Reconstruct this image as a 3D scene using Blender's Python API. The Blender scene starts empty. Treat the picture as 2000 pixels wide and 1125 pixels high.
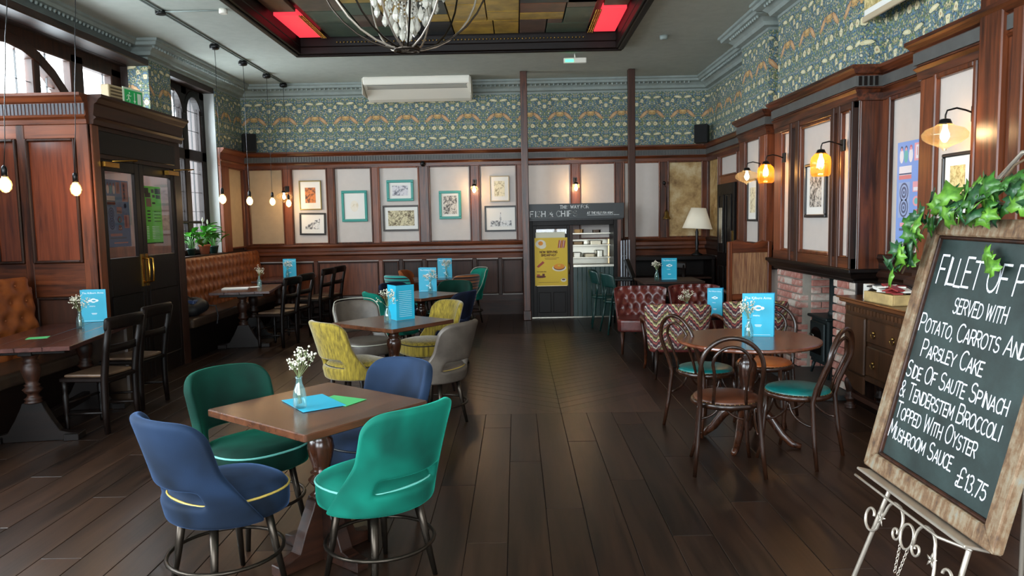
import bpy, bmesh, math, random
from mathutils import Matrix, Vector
random.seed(7)
PI = math.pi
S = bpy.context.scene
COL = S.collection

# ------------------------------------------------------------------ camera
cam_d = bpy.data.cameras.new('camera'); cam = bpy.data.objects.new('camera', cam_d); COL.objects.link(cam)
S.camera = cam
cam_d.sensor_width = 36.0
cam_d.lens = 1460.0 / 2000.0 * 36.0
cam_d.clip_start = 0.05
_p, _y, _r = math.atan(132.5 / 1460), math.atan(10 / 1460), math.radians(1.1)
_f = Vector((-math.sin(_y) * math.cos(_p), math.cos(_y) * math.cos(_p), -math.sin(_p)))
_rt = _f.cross(Vector((0, 0, 1))).normalized(); _up = _rt.cross(_f)
_R = _rt * math.cos(_r) - _up * math.sin(_r); _U = _rt * math.sin(_r) + _up * math.cos(_r)
cam.matrix_world = Matrix(((_R.x, _U.x, -_f.x, 0), (_R.y, _U.y, -_f.y, 0), (_R.z, _U.z, -_f.z, 1.62), (0, 0, 0, 1)))

# ------------------------------------------------------------------ world, daylight, exposure
S.view_settings.view_transform = 'Standard'; S.view_settings.look = 'None'
S.view_settings.gamma = 1.0; S.view_settings.use_curve_mapping = False
S.view_settings.exposure = 0.75
W = bpy.data.worlds.new('sky'); S.world = W; W.use_nodes = True
_bg = W.node_tree.nodes['Background']; _bg.inputs[0].default_value = (0.88, 0.95, 1.0, 1); _bg.inputs[1].default_value = 4.0

def area(name, loc, direction, sx, sy, power, color):
    l = bpy.data.lights.new(name, 'AREA'); l.shape = 'RECTANGLE'; l.size = sx; l.size_y = sy; l.energy = power; l.color = color
    o = bpy.data.objects.new(name, l); COL.objects.link(o); o.location = loc
    o.rotation_euler = Vector(direction).to_track_quat('-Z', 'Y').to_euler()
    return o
DAY = (0.80, 0.92, 1.0)
# daylight that comes in through the windows of the left wall and of the street wall behind the camera
area('daylight_side', (-5.35, 7.4, 3.2), (1, 0.05, -0.35), 3.6, 1.0, 150, DAY)
area('daylight_side', (-5.35, 11.0, 2.5), (1, 0.0, -0.2), 1.4, 2.2, 110, DAY)
area('daylight_side', (-5.35, 1.8, 2.3), (1, 0.25, -0.25), 4.6, 2.2, 330, DAY)
area('daylight_street', (-2.6, -2.6, 2.3), (0.08, 1, -0.12), 2.6, 2.4, 150, DAY)
area('daylight_street', (0.9, -2.6, 2.3), (-0.05, 1, -0.12), 2.6, 2.4, 120, DAY)

def point(name, loc, power, color=(1.0, 0.62, 0.28), r=0.03, parent=None):
    l = bpy.data.lights.new(name, 'POINT'); l.energy = power; l.color = color; l.shadow_soft_size = r
    o = bpy.data.objects.new(name, l); COL.objects.link(o); o.location = loc
    if parent: o.parent = parent
    return o

# ------------------------------------------------------------------ material helpers
def lin(c):
    if isinstance(c, str):
        c = [int(c[i:i + 2], 16) / 255 for i in (0, 2, 4)]
        c = [x / 12.92 if x <= .04045 else ((x + .055) / 1.055) ** 2.4 for x in c]
    return (c[0], c[1], c[2], 1)
class NT:
    def __init__(s, name):
        s.m = bpy.data.materials.new(name); s.m.use_nodes = True; s.t = s.m.node_tree
        s.b = s.t.nodes['Principled BSDF']
    def n(s, typ, **kw):
        nd = s.t.nodes.new(typ)
        for k, v in kw.items():
            if k.startswith('_'): setattr(nd, k[1:], v)
        for k, v in kw.items():
            if not k.startswith('_'):
                key = int(k[1:]) if k[0] == 'i' and k[1:].isdigit() else k.replace('__', ' ')
                s.put(nd.inputs[key], v)
        return nd
    def put(s, sock, v):
        if isinstance(v, bpy.types.NodeSocket): s.t.links.new(v, sock)
        elif isinstance(v, bpy.types.Node): s.t.links.new(v.outputs[0], sock)
        else: sock.default_value = v
    def math(s, op, a, b=0.0, c=None):
        nd = s.n('ShaderNodeMath', _operation=op, i0=a, i1=b)
        if c is not None: s.put(nd.inputs[2], c)
        return nd.outputs[0]
    def mix(s, f, a, b):
        nd = s.t.nodes.new('ShaderNodeMix'); nd.data_type = 'RGBA'
        s.put(nd.inputs[0], f); s.put(nd.inputs[6], a); s.put(nd.inputs[7], b)
        return nd.outputs[2]
    def ramp(s, f, stops):
        nd = s.t.nodes.new('ShaderNodeValToRGB'); s.put(nd.inputs[0], f)
        e = nd.color_ramp.elements
        while len(e) < len(stops): e.new(0.5)
        for i, (p, c) in enumerate(stops): e[i].position = p; e[i].color = lin(c)
        return nd.outputs[0]
    def coord(s, scale, which='Object'):
        tc = s.t.nodes.new('ShaderNodeTexCoord')
        mp = s.n('ShaderNodeMapping', Vector=tc.outputs[which], Scale=scale)
        return mp.outputs[0]
    def noise(s, vec, scale, detail=4, rough=.55, dist=0):
        return s.n('ShaderNodeTexNoise', Vector=vec, Scale=scale, Detail=detail, Roughness=rough, Distortion=dist).outputs[0]
    def bump(s, h, strength=.2, dist=.01):
        s.put(s.b.inputs['Normal'], s.n('ShaderNodeBump', Height=h, Strength=strength, Distance=dist).outputs[0])
    def set(s, **kw):
        for k, v in kw.items(): s.put(s.b.inputs[k.replace('__', ' ')], v)
        return s.m
def plain(name, c, rough=.5, metal=0, spec=.5, noise=0, **kw):
    t = NT(name); c = lin(c)
    if noise:
        f = t.noise(t.coord((1, 1, 1)), 9, 5)
        d = tuple(x * (1 - noise) for x in c[:3]); e = tuple(min(1, x * (1 + noise)) for x in c[:3])
        col = t.ramp(f, [(.3, d), (.7, e)])
    else: col = c
    return t.set(Base__Color=col, Roughness=rough, Metallic=metal, Specular__IOR__Level=spec, **kw)
def emit(name, c, strength, base='000000'):
    t = NT(name); return t.set(Base__Color=lin(base), Emission__Color=lin(c), Emission__Strength=strength, Roughness=.4)
def wood(name, dark, light, axis='z', rough=.3, s=1.0, vary=.25, coat=.15, bump=.12, spec=.42):
    t = NT(name); k = {'x': (.9, 14, 14), 'y': (14, .9, 14), 'z': (14, 14, .9)}[axis]
    v = t.coord(tuple(a * s for a in k))
    f = t.noise(v, 1.6, 7, .62, .8)
    g = t.noise(t.coord((1.3, 1.3, 1.3)), 1.2, 3)
    f2 = t.math('ADD', t.math('MULTIPLY', f, .75), t.math('MULTIPLY', g, .25))
    oi = t.t.nodes.new('ShaderNodeObjectInfo')
    f3 = t.math('ADD', f2, t.math('MULTIPLY', t.math('SUBTRACT', oi.outputs['Random'], .5), vary))
    t.bump(f, bump, .004)
    return t.set(Base__Color=t.ramp(f3, [(.32, dark), (.68, light)]), Roughness=rough, Coat__Weight=coat, Coat__Roughness=.25, Specular__IOR__Level=spec)
def velvet(name, c, hi, rim='8a6a50', rough=.85):
    t = NT(name); v = t.coord((1, 1, 1))
    f = t.noise(v, 4.0, 2, .45, .3)
    fine = t.noise(v, 420, 2)
    t.bump(fine, .25, .0015)
    return t.set(Base__Color=t.ramp(f, [(.36, c), (.66, hi)]), Roughness=rough, Sheen__Weight=.75, Sheen__Roughness=.3,
                 Sheen__Tint=lin(rim), Specular__IOR__Level=.2)
def leather(name, c, hi, rough=.38):
    t = NT(name); v = t.coord((1, 1, 1))
    f = t.noise(v, 7, 4); cell = t.n('ShaderNodeTexVoronoi', Vector=v, Scale=160.0).outputs[0]
    t.bump(cell, .18, .0012)
    return t.set(Base__Color=t.ramp(f, [(.3, c), (.7, hi)]), Roughness=rough, Specular__IOR__Level=.5)

def wallpaper():
    t = NT('floral_wallpaper'); tc = t.t.nodes.new('ShaderNodeTexCoord')
    sep = t.n('ShaderNodeSeparateXYZ', Vector=tc.outputs['UV'])
    u, v = sep.outputs[0], sep.outputs[1]
    M = t.math
    fu = M('FRACT', M('DIVIDE', u, .52)); m = M('MULTIPLY', M('ABSOLUTE', M('SUBTRACT', fu, .5)), .52)
    vv = M('MULTIPLY', M('FRACT', M('DIVIDE', M('SUBTRACT', v, 2.82), .61)), .61)
    vec = t.n('ShaderNodeCombineXYZ', X=m, Y=vv, Z=0.0).outputs[0]
    nz = t.n('ShaderNodeTexNoise', Vector=vec, Scale=38.0, Detail=3.0); nzv = M('SUBTRACT', nz.outputs[0], .5)
    vor2 = t.n('ShaderNodeTexVoronoi', Vector=vec, Scale=58.0); vor3 = t.n('ShaderNodeTexVoronoi', Vector=vec, Scale=95.0)
    nlow = t.noise(vec, 8.0, 2)
    ground = t.ramp(nlow, [(.34, '2c3c4c'), (.5, '3e5872'), (.62, '4a533a'), (.74, '60545e')])
    curls = M('LESS_THAN', M('ABSOLUTE', M('SUBTRACT', t.noise(vec, 30, 4, .6, 3.0), .5)), .022)
    col = t.mix(M('MULTIPLY', curls, .8), ground, lin('93a694'))
    dots = M('LESS_THAN', vor2.outputs[0], M('ADD', .5, M('MULTIPLY', nzv, .6)))
    zone = M('ADD', M('MULTIPLY', t.n('ShaderNodeSeparateColor', Color=vor2.outputs[1]).outputs[0], .55), M('MULTIPLY', nlow, .5))
    col = t.mix(M('MULTIPLY', dots, .85), col, t.ramp(zone, [(.12, '466c90'), (.30, '6a8ca8'), (.40, '66784a'), (.56, '8c9a62'), (.66, 'b4a67e'), (.80, 'cfc09c')]))
    dots2 = M('LESS_THAN', vor3.outputs[0], .2)
    hue3 = t.n('ShaderNodeSeparateColor', Color=vor3.outputs[1]).outputs[1]
    col = t.mix(M('MULTIPLY', dots2, .8), col, t.ramp(hue3, [(0, '1c2630'), (.45, 'b8b494'), (.7, '8a6a6a'), (1, 'd0c6a4')]))
    def ell(cx, cy, a, b, rot=0.0, wob=.6):
        dx, dy = M('SUBTRACT', m, cx), M('SUBTRACT', vv, cy); c, s = math.cos(rot), math.sin(rot)
        X = M('ADD', M('MULTIPLY', dx, c / a), M('MULTIPLY', dy, s / a)); Y = M('ADD', M('MULTIPLY', dx, -s / b), M('MULTIPLY', dy, c / b))
        d = M('SQRT', M('ADD', M('MULTIPLY', X, X), M('MULTIPLY', Y, Y)))
        return M('ADD', d, M('MULTIPLY', nzv, wob))
    def lay(col, d, c, c2=None, k=.42):
        col = t.mix(M('MULTIPLY', M('LESS_THAN', d, 1.18), .7), col, lin('28302c'))
        col = t.mix(M('LESS_THAN', d, 1.0), col, lin(c))
        if c2: col = t.mix(M('LESS_THAN', d, k), col, lin(c2))
        return col
    # mirrored sprays: long tan leaves beside an ochre blossom, cream rosettes, pale petals
    col = lay(col, ell(.135, .545, .088, .028, -.75, .7), 'b8906a', 'c8a47c')
    col = lay(col, ell(0, .59, .058, .055, 0, 3.0), 'b8925e', 'c8aa78')
    col = lay(col, ell(.085, .215, .062, .021, .15, 1.0), 'cbc29c', 'd8d0b0')
    for e in [(.055, .385, .034, .034, 0, .9), (.26, .385, .03, .038, 0, 1.2), (.17, .155, .026, .03, 0, 1.2), (.255, .10, .025, .03, 0, 1.2)]:
        col = lay(col, ell(*e), 'cfc6a2', 'aa9070', .3)
    for e in [(.19, .60, .014, .014, 0, .3), (.21, .47, .012, .012, 0, .3), (.04, .11, .012, .012, 0, .3)]: col = lay(col, ell(*e), 'c8c4ac')
    return t.set(Base__Color=col, Roughness=.8, Specular__IOR__Level=.2)

MT = {}
MT['paper'] = wallpaper()
for ax in 'xyz':
    MT['wood_' + ax] = wood('mahogany_' + ax, '2a1108', '7c4022', ax, .34, coat=.05)
    MT['dark_' + ax] = wood('dark_stained_wood_' + ax, '100704', '3e2012', ax, .48, coat=0, spec=.32)
    MT['black_' + ax] = wood('black_stained_wood_' + ax, '060302', '160b07', ax, .45, coat=0, spec=.22)
MT['ceil'] = plain('grey_painted_ceiling', 'a4aaa2', .75, noise=.06)
MT['cornice'] = plain('grey_painted_plaster_moulding', '848e8a', .6, noise=.1)
MT['panel'] = plain('warm_grey_painted_panel', 'c2b9b2', .55, noise=.03)
MT['cream'] = plain('cream_painted_panel', 'b09a7d', .6, noise=.05)
MT['grey_wall'] = plain('light_grey_plaster', 'a9aba9', .7)
MT['black'] = plain('black_metal', '111112', .35, 0.4)
MT['black_matt'] = plain('matt_black_paint', '0e0f10', .6)
MT['iron'] = plain('bronze_painted_steel', '3a332c', .3, .85)
MT['brass'] = plain('brass', 'b98a3c', .25, 1)
MT['old_brass'] = plain('old_dull_brass', '8b6f3c', .35, 1)
MT['silver'] = plain('pewter_wire', 'c4b8aa', .36, .75)
MT['steel'] = plain('stainless_steel', 'b9b5a8', .3, 1)
MT['white'] = plain('white_plastic', 'e2ddd0', .4)
MT['white_paper'] = plain('white_paper', 'e6e6e2', .8)
MT['green_paint'] = plain('dark_green_gloss_paint', '0c2f2b', .35)
MT['teal_paint'] = plain('teal_frame_paint', '1f8a80', .4)
MT['sky_blue'] = plain('turquoise_card', '24a8c8', .45)
MT['mint'] = plain('green_card', '4bb36a', .5)
MT['mirror'] = plain('old_mirror_glass', 'b8bfc0', .05, 1)
def glass(name, c, alpha_r=.02, ior=1.45, trans=1):
    t = NT(name); return t.set(Base__Color=lin(c), Roughness=alpha_r, Transmission__Weight=trans, IOR=ior)
def pane_mat(name, c=(1, 1, 1), gl=.06):
    t = NT(name); tr = t.n('ShaderNodeBsdfTransparent', Color=lin(c)); g = t.n('ShaderNodeBsdfGlossy', Roughness=.03)
    fc = t.n('ShaderNodeLayerWeight', Blend=.5).outputs[1]
    fr = t.math('ADD', t.math('MULTIPLY', t.math('POWER', fc, 4.0), .45), gl * .6)
    mx = t.n('ShaderNodeMixShader', i0=fr, i1=tr, i2=g)
    t.t.links.new(mx.outputs[0], t.t.nodes['Material Output'].inputs[0]); return t.m
MT['pane'] = pane_mat('window_pane_glass')
def shade_mat(name, c, tc, k):
    m = pane_mat(name, c, .12); nt = m.node_tree; out = nt.nodes['Material Output']; src = out.inputs[0].links[0].from_socket
    tl = nt.nodes.new('ShaderNodeBsdfTranslucent'); tl.inputs[0].default_value = lin(tc); mx = nt.nodes.new('ShaderNodeMixShader'); mx.inputs[0].default_value = k
    nt.links.new(src, mx.inputs[1]); nt.links.new(tl.outputs[0], mx.inputs[2]); nt.links.new(mx.outputs[0], out.inputs[0]); return m
MT['clear'] = shade_mat('clear_shade_glass', (.95, .91, .82), 'e8c890', .10)
MT['amber'] = shade_mat('amber_shade_glass', (.97, .74, .40), 'e08a28', .20)
MT['vase'] = shade_mat('vase_glass', (.86, .96, .96), 'cfeef0', .10)
t_ = NT('cut_crystal'); MT['crystal'] = t_.set(Base__Color=lin('dcd8cc'), Roughness=.08, Transmission__Weight=.45, Coat__Weight=1.0)
MT['bulb'] = emit('lit_filament_bulb', (1.0, .74, .42), 24)
MT['bulb_hot'] = emit('lit_bulb_bright', (1.0, .78, .50), 26)
MT['flower'] = plain('dried_white_flower', 'e4dccb', .8)
MT['stem'] = plain('dry_stem', '7c8a5a', .7)

# ------------------------------------------------------------------ mesh helpers
def T(x=0, y=0, z=0): return Matrix.Translation((x, y, z))
def RZ(a): return Matrix.Rotation(a, 4, 'Z')
def RX(a): return Matrix.Rotation(a, 4, 'X')
def RY(a): return Matrix.Rotation(a, 4, 'Y')
ID = Matrix.Identity(4)
class MB:
    def __init__(s): s.v, s.f, s.sm, s.mi = [], [], [], []
    def add(s, vs, fs, M=ID, smooth=False, mi=0):
        o = len(s.v); s.v += [M @ Vector(p) for p in vs]
        s.f += [tuple(i + o for i in f) for f in fs]; s.sm += [smooth] * len(fs); s.mi += [mi] * len(fs)
        return s
    def box(s, x0, x1, y0, y1, z0, z1, M=ID, mi=0):
        return s.add([(x0, y0, z0), (x1, y0, z0), (x1, y1, z0), (x0, y1, z0), (x0, y0, z1), (x1, y0, z1), (x1, y1, z1), (x0, y1, z1)],
                     [(0, 3, 2, 1), (4, 5, 6, 7), (0, 1, 5, 4), (1, 2, 6, 5), (2, 3, 7, 6), (3, 0, 4, 7)], M, False, mi)
    def lathe(s, prof, n=16, M=ID, mi=0, sy=1.0, smooth=True, cap=True):
        vs = [(r * math.cos(2 * PI * k / n), r * sy * math.sin(2 * PI * k / n), z) for r, z in prof for k in range(n)]
        fs = [(i * n + k, i * n + (k + 1) % n, (i + 1) * n + (k + 1) % n, (i + 1) * n + k) for i in range(len(prof) - 1) for k in range(n)]
        s.add(vs, fs, M, smooth, mi)
        if cap:
            o = len(s.v) - len(vs)
            if prof[0][0] > 1e-4: s.f.append(tuple(o + k for k in reversed(range(n)))); s.sm.append(False); s.mi.append(mi)
            if prof[-1][0] > 1e-4: s.f.append(tuple(o + (len(prof) - 1) * n + k for k in range(n))); s.sm.append(False); s.mi.append(mi)
        return s
    def tube(s, pts, r, n=8, closed=False, M=ID, mi=0, flat=1.0):
        P = [Vector(p) for p in pts]; L = len(P); rr = r if isinstance(r, (list, tuple)) else [r] * L
        vs = []; up = None
        for i in range(L):
            a = P[(i - 1) % L] if (closed or i > 0) else P[i]; b = P[(i + 1) % L] if (closed or i < L - 1) else P[i]
            d = (b - a).normalized()
            if up is None:
                up = Vector((0, 0, 1)) if abs(d.z) < .9 else Vector((1, 0, 0))
            x = d.cross(up)
            if x.length < 1e-5: x = d.orthogonal()
            x.normalize(); y = x.cross(d).normalized(); up = y
            for k in range(n):
                t = 2 * PI * k / n
                vs.append(P[i] + x * (rr[i] * math.cos(t)) + y * (rr[i] * flat * math.sin(t)))
        m = L if closed else L - 1
        fs = [(i * n + k, i * n + (k + 1) % n, ((i + 1) % L) * n + (k + 1) % n, ((i + 1) % L) * n + k) for i in range(m) for k in range(n)]
        if not closed: fs += [tuple(reversed(range(n))), tuple((L - 1) * n + k for k in range(n))]
        return s.add(vs, fs, M, True, mi)
    def prism(s, poly, z0, z1, M=ID, mi=0, smooth=False):
        n = len(poly)
        vs = [(x, y, z0) for x, y in poly] + [(x, y, z1) for x, y in poly]
        fs = [(k, (k + 1) % n, n + (k + 1) % n, n + k) for k in range(n)]
        s.add(vs, fs, M, smooth, mi); o = len(s.v) - 2 * n
        s.f += [tuple(o + k for k in reversed(range(n))), tuple(o + n + k for k in range(n))]; s.sm += [False] * 2; s.mi += [mi] * 2
        return s
    def grid(s, fn, nu, nv, M=ID, mi=0, closed_u=False, skip=None, smooth=True):
        W_ = nu if closed_u else nu + 1
        vs = [fn(i / nu, j / nv) for j in range(nv + 1) for i in range(W_)]
        fs = [(j * W_ + i, j * W_ + (i + 1) % W_, (j + 1) * W_ + (i + 1) % W_, (j + 1) * W_ + i) for j in range(nv) for i in range(nu)
              if not (skip and skip(i, j))]
        return s.add(vs, fs, M, smooth, mi)
    def ball(s, c, r, n=8, m=5, M=ID, mi=0, sc=(1, 1, 1)):
        prof = [(max(1e-5, math.sin(PI * j / m)) * r, -math.cos(PI * j / m) * r * sc[2]) for j in range(m + 1)]
        return s.lathe(prof, n, M @ T(*c) @ Matrix.Diagonal((sc[0], sc[1], 1, 1)), mi, cap=False)
    def cyl(s, p, q, r, n=10, M=ID, mi=0): return s.tube([p, q], r, n, False, M, mi)
    def mold(s, prof, path, M=ID, mi=0, closed=False):
        """sweep a section (out, z) along a horizontal path of (x, y); out is to the left of the path"""
        n = len(path); vs = []
        for i in range(n):
            p = Vector(path[i]).to_2d()
            a = Vector(path[(i - 1) % n]) if (closed or i) else None; b = Vector(path[(i + 1) % n]) if (closed or i < n - 1) else None
            d1 = (p - a).normalized() if a is not None else None; d2 = (b - p).normalized() if b is not None else None
            if d1 is None: d1 = d2
            if d2 is None: d2 = d1
            n1 = Vector((-d1.y, d1.x)); n2 = Vector((-d2.y, d2.x)); nn = (n1 + n2)
            nn = nn / max(.2, nn.dot(n1)) if nn.length > 1e-4 else n1
            vs += [(p.x + nn.x * o, p.y + nn.y * o, z) for o, z in prof]
        k = len(prof); m = n if closed else n - 1
        fs = [(i * k + j, ((i + 1) % n) * k + j, ((i + 1) % n) * k + (j + 1) % k, i * k + (j + 1) % k) for i in range(m) for j in range(k)]
        if not closed: fs += [tuple(range(k)), tuple((n - 1) * k + j for j in reversed(range(k)))]
        return s.add(vs, fs, M, False, mi)
    def mesh(s, name, mats, bev=0, sub=0, solid=0, uv=False, seg=1, soff=-1, merge=False):
        me = bpy.data.meshes.new(name); me.from_pydata([tuple(p) for p in s.v], [], s.f); me.validate()
        for m in (mats if isinstance(mats, (list, tuple)) else [mats]): me.materials.append(m)
        if len(me.polygons) == len(s.f):
            me.polygons.foreach_set('use_smooth', s.sm); me.polygons.foreach_set('material_index', s.mi)
        bm = bmesh.new(); bm.from_mesh(me)
        if merge: bmesh.ops.remove_doubles(bm, verts=bm.verts, dist=1e-5)
        bmesh.ops.recalc_face_normals(bm, faces=bm.faces)
        if bev:
            ed = [e for e in bm.edges if len(e.link_faces) == 2 and e.calc_face_angle(0) > .6]
            bmesh.ops.bevel(bm, geom=ed, offset=bev, segments=seg, profile=.6, affect='EDGES')
        bm.to_mesh(me); bm.free()
        if sub or solid:
            o = bpy.data.objects.new('tmp', me); COL.objects.link(o)
            if solid:
                md = o.modifiers.new('a', 'SOLIDIFY'); md.thickness = solid; md.offset = soff
            if sub:
                md = o.modifiers.new('b', 'SUBSURF'); md.levels = sub; md.render_levels = sub
            dg = bpy.context.evaluated_depsgraph_get(); me2 = bpy.data.meshes.new_from_object(o.evaluated_get(dg))
            me2.name = name; bpy.data.objects.remove(o); me = me2
            me.polygons.foreach_set('use_smooth', [True] * len(me.polygons))
        if uv:
            L = me.uv_layers.new(name='uv')
            for p in me.polygons:
                ax = 1 if abs(p.normal.x) > .5 else 0
                for li in p.loop_indices:
                    co = me.vertices[me.loops[li].vertex_index].co; L.data[li].uv = (co[ax], co.z)
        me.update(); return me
    def build(s, name, mats, parent=None, loc=(0, 0, 0), rz=0.0, **kw):
        return link(name, s.mesh(name, mats, **kw), parent, loc, rz)
def link(name, me, parent=None, loc=(0, 0, 0), rz=0.0):
    o = bpy.data.objects.new(name, me); COL.objects.link(o); o.location = loc; o.rotation_euler = (0, 0, rz)
    if parent: o.parent = parent
    return o
def tag(o, label=None, cat=None, group=None, kind=None):
    if label: o['label'] = label
    if cat: o['category'] = cat
    if group: o['group'] = group
    if kind: o['kind'] = kind
    return o
def thing(name, label, cat, loc=(0, 0, 0), rz=0.0, group=None, kind=None):
    o = bpy.data.objects.new(name, None); COL.objects.link(o); o.location = loc; o.rotation_euler = (0, 0, rz)
    o.empty_display_size = .1
    return tag(o, label, cat, group, kind)
def struct(name, mb, mats, parent=None, **kw):
    o = mb.build(name, mats, parent, **kw)
    if not parent: o['kind'] = 'structure'
    return o
def copy_tree(o, parent=None):
    c = o.copy(); COL.objects.link(c)
    if parent: c.parent = parent
    for ch in list(o.children): copy_tree(ch, c)
    return c
def place(o, loc, rz, label, group=None):
    o.location = loc; o.rotation_euler = (0, 0, rz); o['label'] = label
    if group: o['group'] = group
    return o
def spin(prof_fn, n): return [prof_fn(2 * PI * k / n) for k in range(n)]
def rrect(w, h, r, n=4):
    out = []
    for cx, cy, a0 in ((w / 2 - r, h / 2 - r, 0), (-w / 2 + r, h / 2 - r, PI / 2), (-w / 2 + r, -h / 2 + r, PI), (w / 2 - r, -h / 2 + r, 1.5 * PI)):
        out += [(cx + r * math.cos(a0 + PI / 2 * k / n), cy + r * math.sin(a0 + PI / 2 * k / n)) for k in range(n + 1)]
    return out

# ------------------------------------------------------------------ lettering (single-stroke capitals, cell 4 wide 6 high)
def _arc(cx, cy, rx, ry, a0, a1, n=8): return [(cx + rx * math.cos(math.radians(a0 + (a1 - a0) * k / n)), cy + ry * math.sin(math.radians(a0 + (a1 - a0) * k / n))) for k in range(n + 1)]
GL = {
 'A': [[(0, 0), (2, 6), (4, 0)], [(.8, 2), (3.2, 2)]], 'B': [[(0, 0), (0, 6), (2, 6)] + _arc(2, 4.6, 1.5, 1.4, 90, -90) + [(0, 3.2)], [(2, 3.2)] + _arc(2, 1.6, 1.9, 1.6, 90, -90) + [(0, 0)]],
 'C': [_arc(2.4, 3, 2.3, 3, 50, 310, 14)], 'D': [[(0, 0), (0, 6), (1.2, 6)] + _arc(1.2, 3, 2.7, 3, 90, -90, 12) + [(0, 0)]],
 'E': [[(3.2, 6), (0, 6), (0, 0), (3.3, 0)], [(0, 3.1), (2.7, 3.1)]], 'F': [[(3.3, 6), (0, 6), (0, 0)], [(0, 3.1), (2.7, 3.1)]],
 'G': [_arc(2.4, 3, 2.3, 3, 50, 330, 14) + [(4.3, 2.6), (2.8, 2.6)]], 'H': [[(0, 0), (0, 6)], [(3.6, 0), (3.6, 6)], [(0, 3.1), (3.6, 3.1)]],
 'I': [[(1, 0), (1, 6)]], 'J': [[(2.6, 6), (2.6, 1.5)] + _arc(1.3, 1.5, 1.3, 1.5, 0, -170)], 'K': [[(0, 0), (0, 6)], [(3.4, 6), (0, 2.6)], [(1.2, 3.6), (3.6, 0)]],
 'L': [[(0, 6), (0, 0), (3, 0)]], 'M': [[(0, 0), (.3, 6), (2.3, 1.6), (4.3, 6), (4.6, 0)]], 'N': [[(0, 0), (0, 6), (3.7, 0), (3.7, 6)]],
 'O': [_arc(2.3, 3, 2.3, 3, 90, 450, 18)], 'P': [[(0, 0), (0, 6), (2, 6)] + _arc(2, 4.4, 1.7, 1.6, 90, -90) + [(0, 2.8)]],
 'Q': [_arc(2.3, 3, 2.3, 3, 90, 450, 18), [(2.6, 1.4), (4.4, -.5)]], 'R': [[(0, 0), (0, 6), (2, 6)] + _arc(2, 4.4, 1.7, 1.6, 90, -90) + [(0, 2.8)], [(1.6, 2.8), (3.6, 0)]],
 'S': [_arc(1.9, 4.5, 1.6, 1.5, 40, 250, 9) + _arc(1.8, 1.55, 1.8, 1.55, 75, -150, 10)], 'T': [[(0, 6), (4, 6)], [(2, 6), (2, 0)]],
 'U': [[(0, 6), (0, 2)] + _arc(1.8, 2, 1.8, 2, 180, 360, 8) + [(3.6, 6)]], 'V': [[(0, 6), (2, 0), (4, 6)]], 'W': [[(0, 6), (1.3, 0), (2.7, 5.4), (4.1, 0), (5.4, 6)]],
 'X': [[(0, 0), (3.6, 6)], [(0, 6), (3.6, 0)]], 'Y': [[(0, 6), (2, 3), (4, 6)], [(2, 3), (2, 0)]], 'Z': [[(0, 6), (3.6, 6), (0, 0), (3.6, 0)]],
 '&': [[(4.2, 0), (.9, 4.2)] + _arc(1.9, 4.9, 1.1, 1.1, 215, -20, 8) + [(.6, 2.4)] + _arc(1.7, 1.4, 1.5, 1.4, 150, 330, 8) + [(3.9, 2.9)]],
 ',': [[(.6, .3), (.2, -1.2)]], '.': [[(.4, 0), (.6, .25)]], '1': [[(.4, 4.8), (1.3, 6), (1.3, 0)]], '3': [_arc(1.6, 4.5, 1.5, 1.5, 140, -80, 8) + _arc(1.6, 1.5, 1.7, 1.5, 80, -140, 9)],
 '7': [[(0, 6), (3.2, 6), (1.2, 0)]], '5': [[(3, 6), (.4, 6), (.2, 3.4)] + _arc(1.5, 1.9, 1.7, 1.9, 110, -140, 9)], '9': [_arc(1.7, 4.3, 1.5, 1.7, 0, 360, 12) + [(3.0, 0)]], '0': [_arc(1.6, 3, 1.6, 3, 90, 450, 14)],
 '\u00a3': [_arc(2.6, 4.6, 1.3, 1.4, 20, 180, 7) + [(1.5, 2.6), (1.2, 1)] + _arc(.6, .7, .6, .7, 0, 300, 6) + [(2.2, .1), (3.8, .5)], [(0, 3), (2.9, 3)]], '-': [[(0, 3), (2, 3)]], '/': [[(0, 0), (2, 6)]], "'": [[(.3, 6), (.3, 4.8)]], ':': [[(.4, 1), (.6, 1.2)], [(.4, 4), (.6, 4.2)]],
}
def glyph_w(c): return max([x for st in GL[c] for x, _ in st]) if c in GL else 2.0
def text_width(s, h, gap=1.1, sx=1.0): return sum(glyph_w(c) + gap for c in s) * h / 6 * sx
def strokes(mb, s, M, h, w, gap=1.1, sx=1.0, jit=0.0, mi=0, th=.0006, small=None):
    """letters lie in the local xy plane of M, baseline at y=0, raised by th"""
    x = 0.0
    for wd in s.split(' '):
        for ci, c in enumerate(wd):
            k = h / 6 * (small if (small and ci > 0) else 1.0); r0, r1 = (random.uniform(-jit, jit) for _ in range(2))
            for st in GL.get(c, []):
                P = [Vector((x + (a * sx + b * .0) * k, b * k * (1 + r0) + r1 * h * .4)) for a, b in st]
                for a, b in zip(P, P[1:]):
                    d = b - a
                    if d.length < 1e-6: continue
                    d.normalize(); nrm = Vector((-d.y, d.x)) * (w / 2); e = d * (w * .35)
                    q = [a - e - nrm, b + e - nrm, b + e + nrm, a - e + nrm]
                    mb.add([(p.x, p.y, th) for p in q], [(0, 1, 2, 3)], M, False, mi)
            x += (glyph_w(c) * sx + gap) * k
        x += 2.4 * h / 6 * sx
    return x
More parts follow.
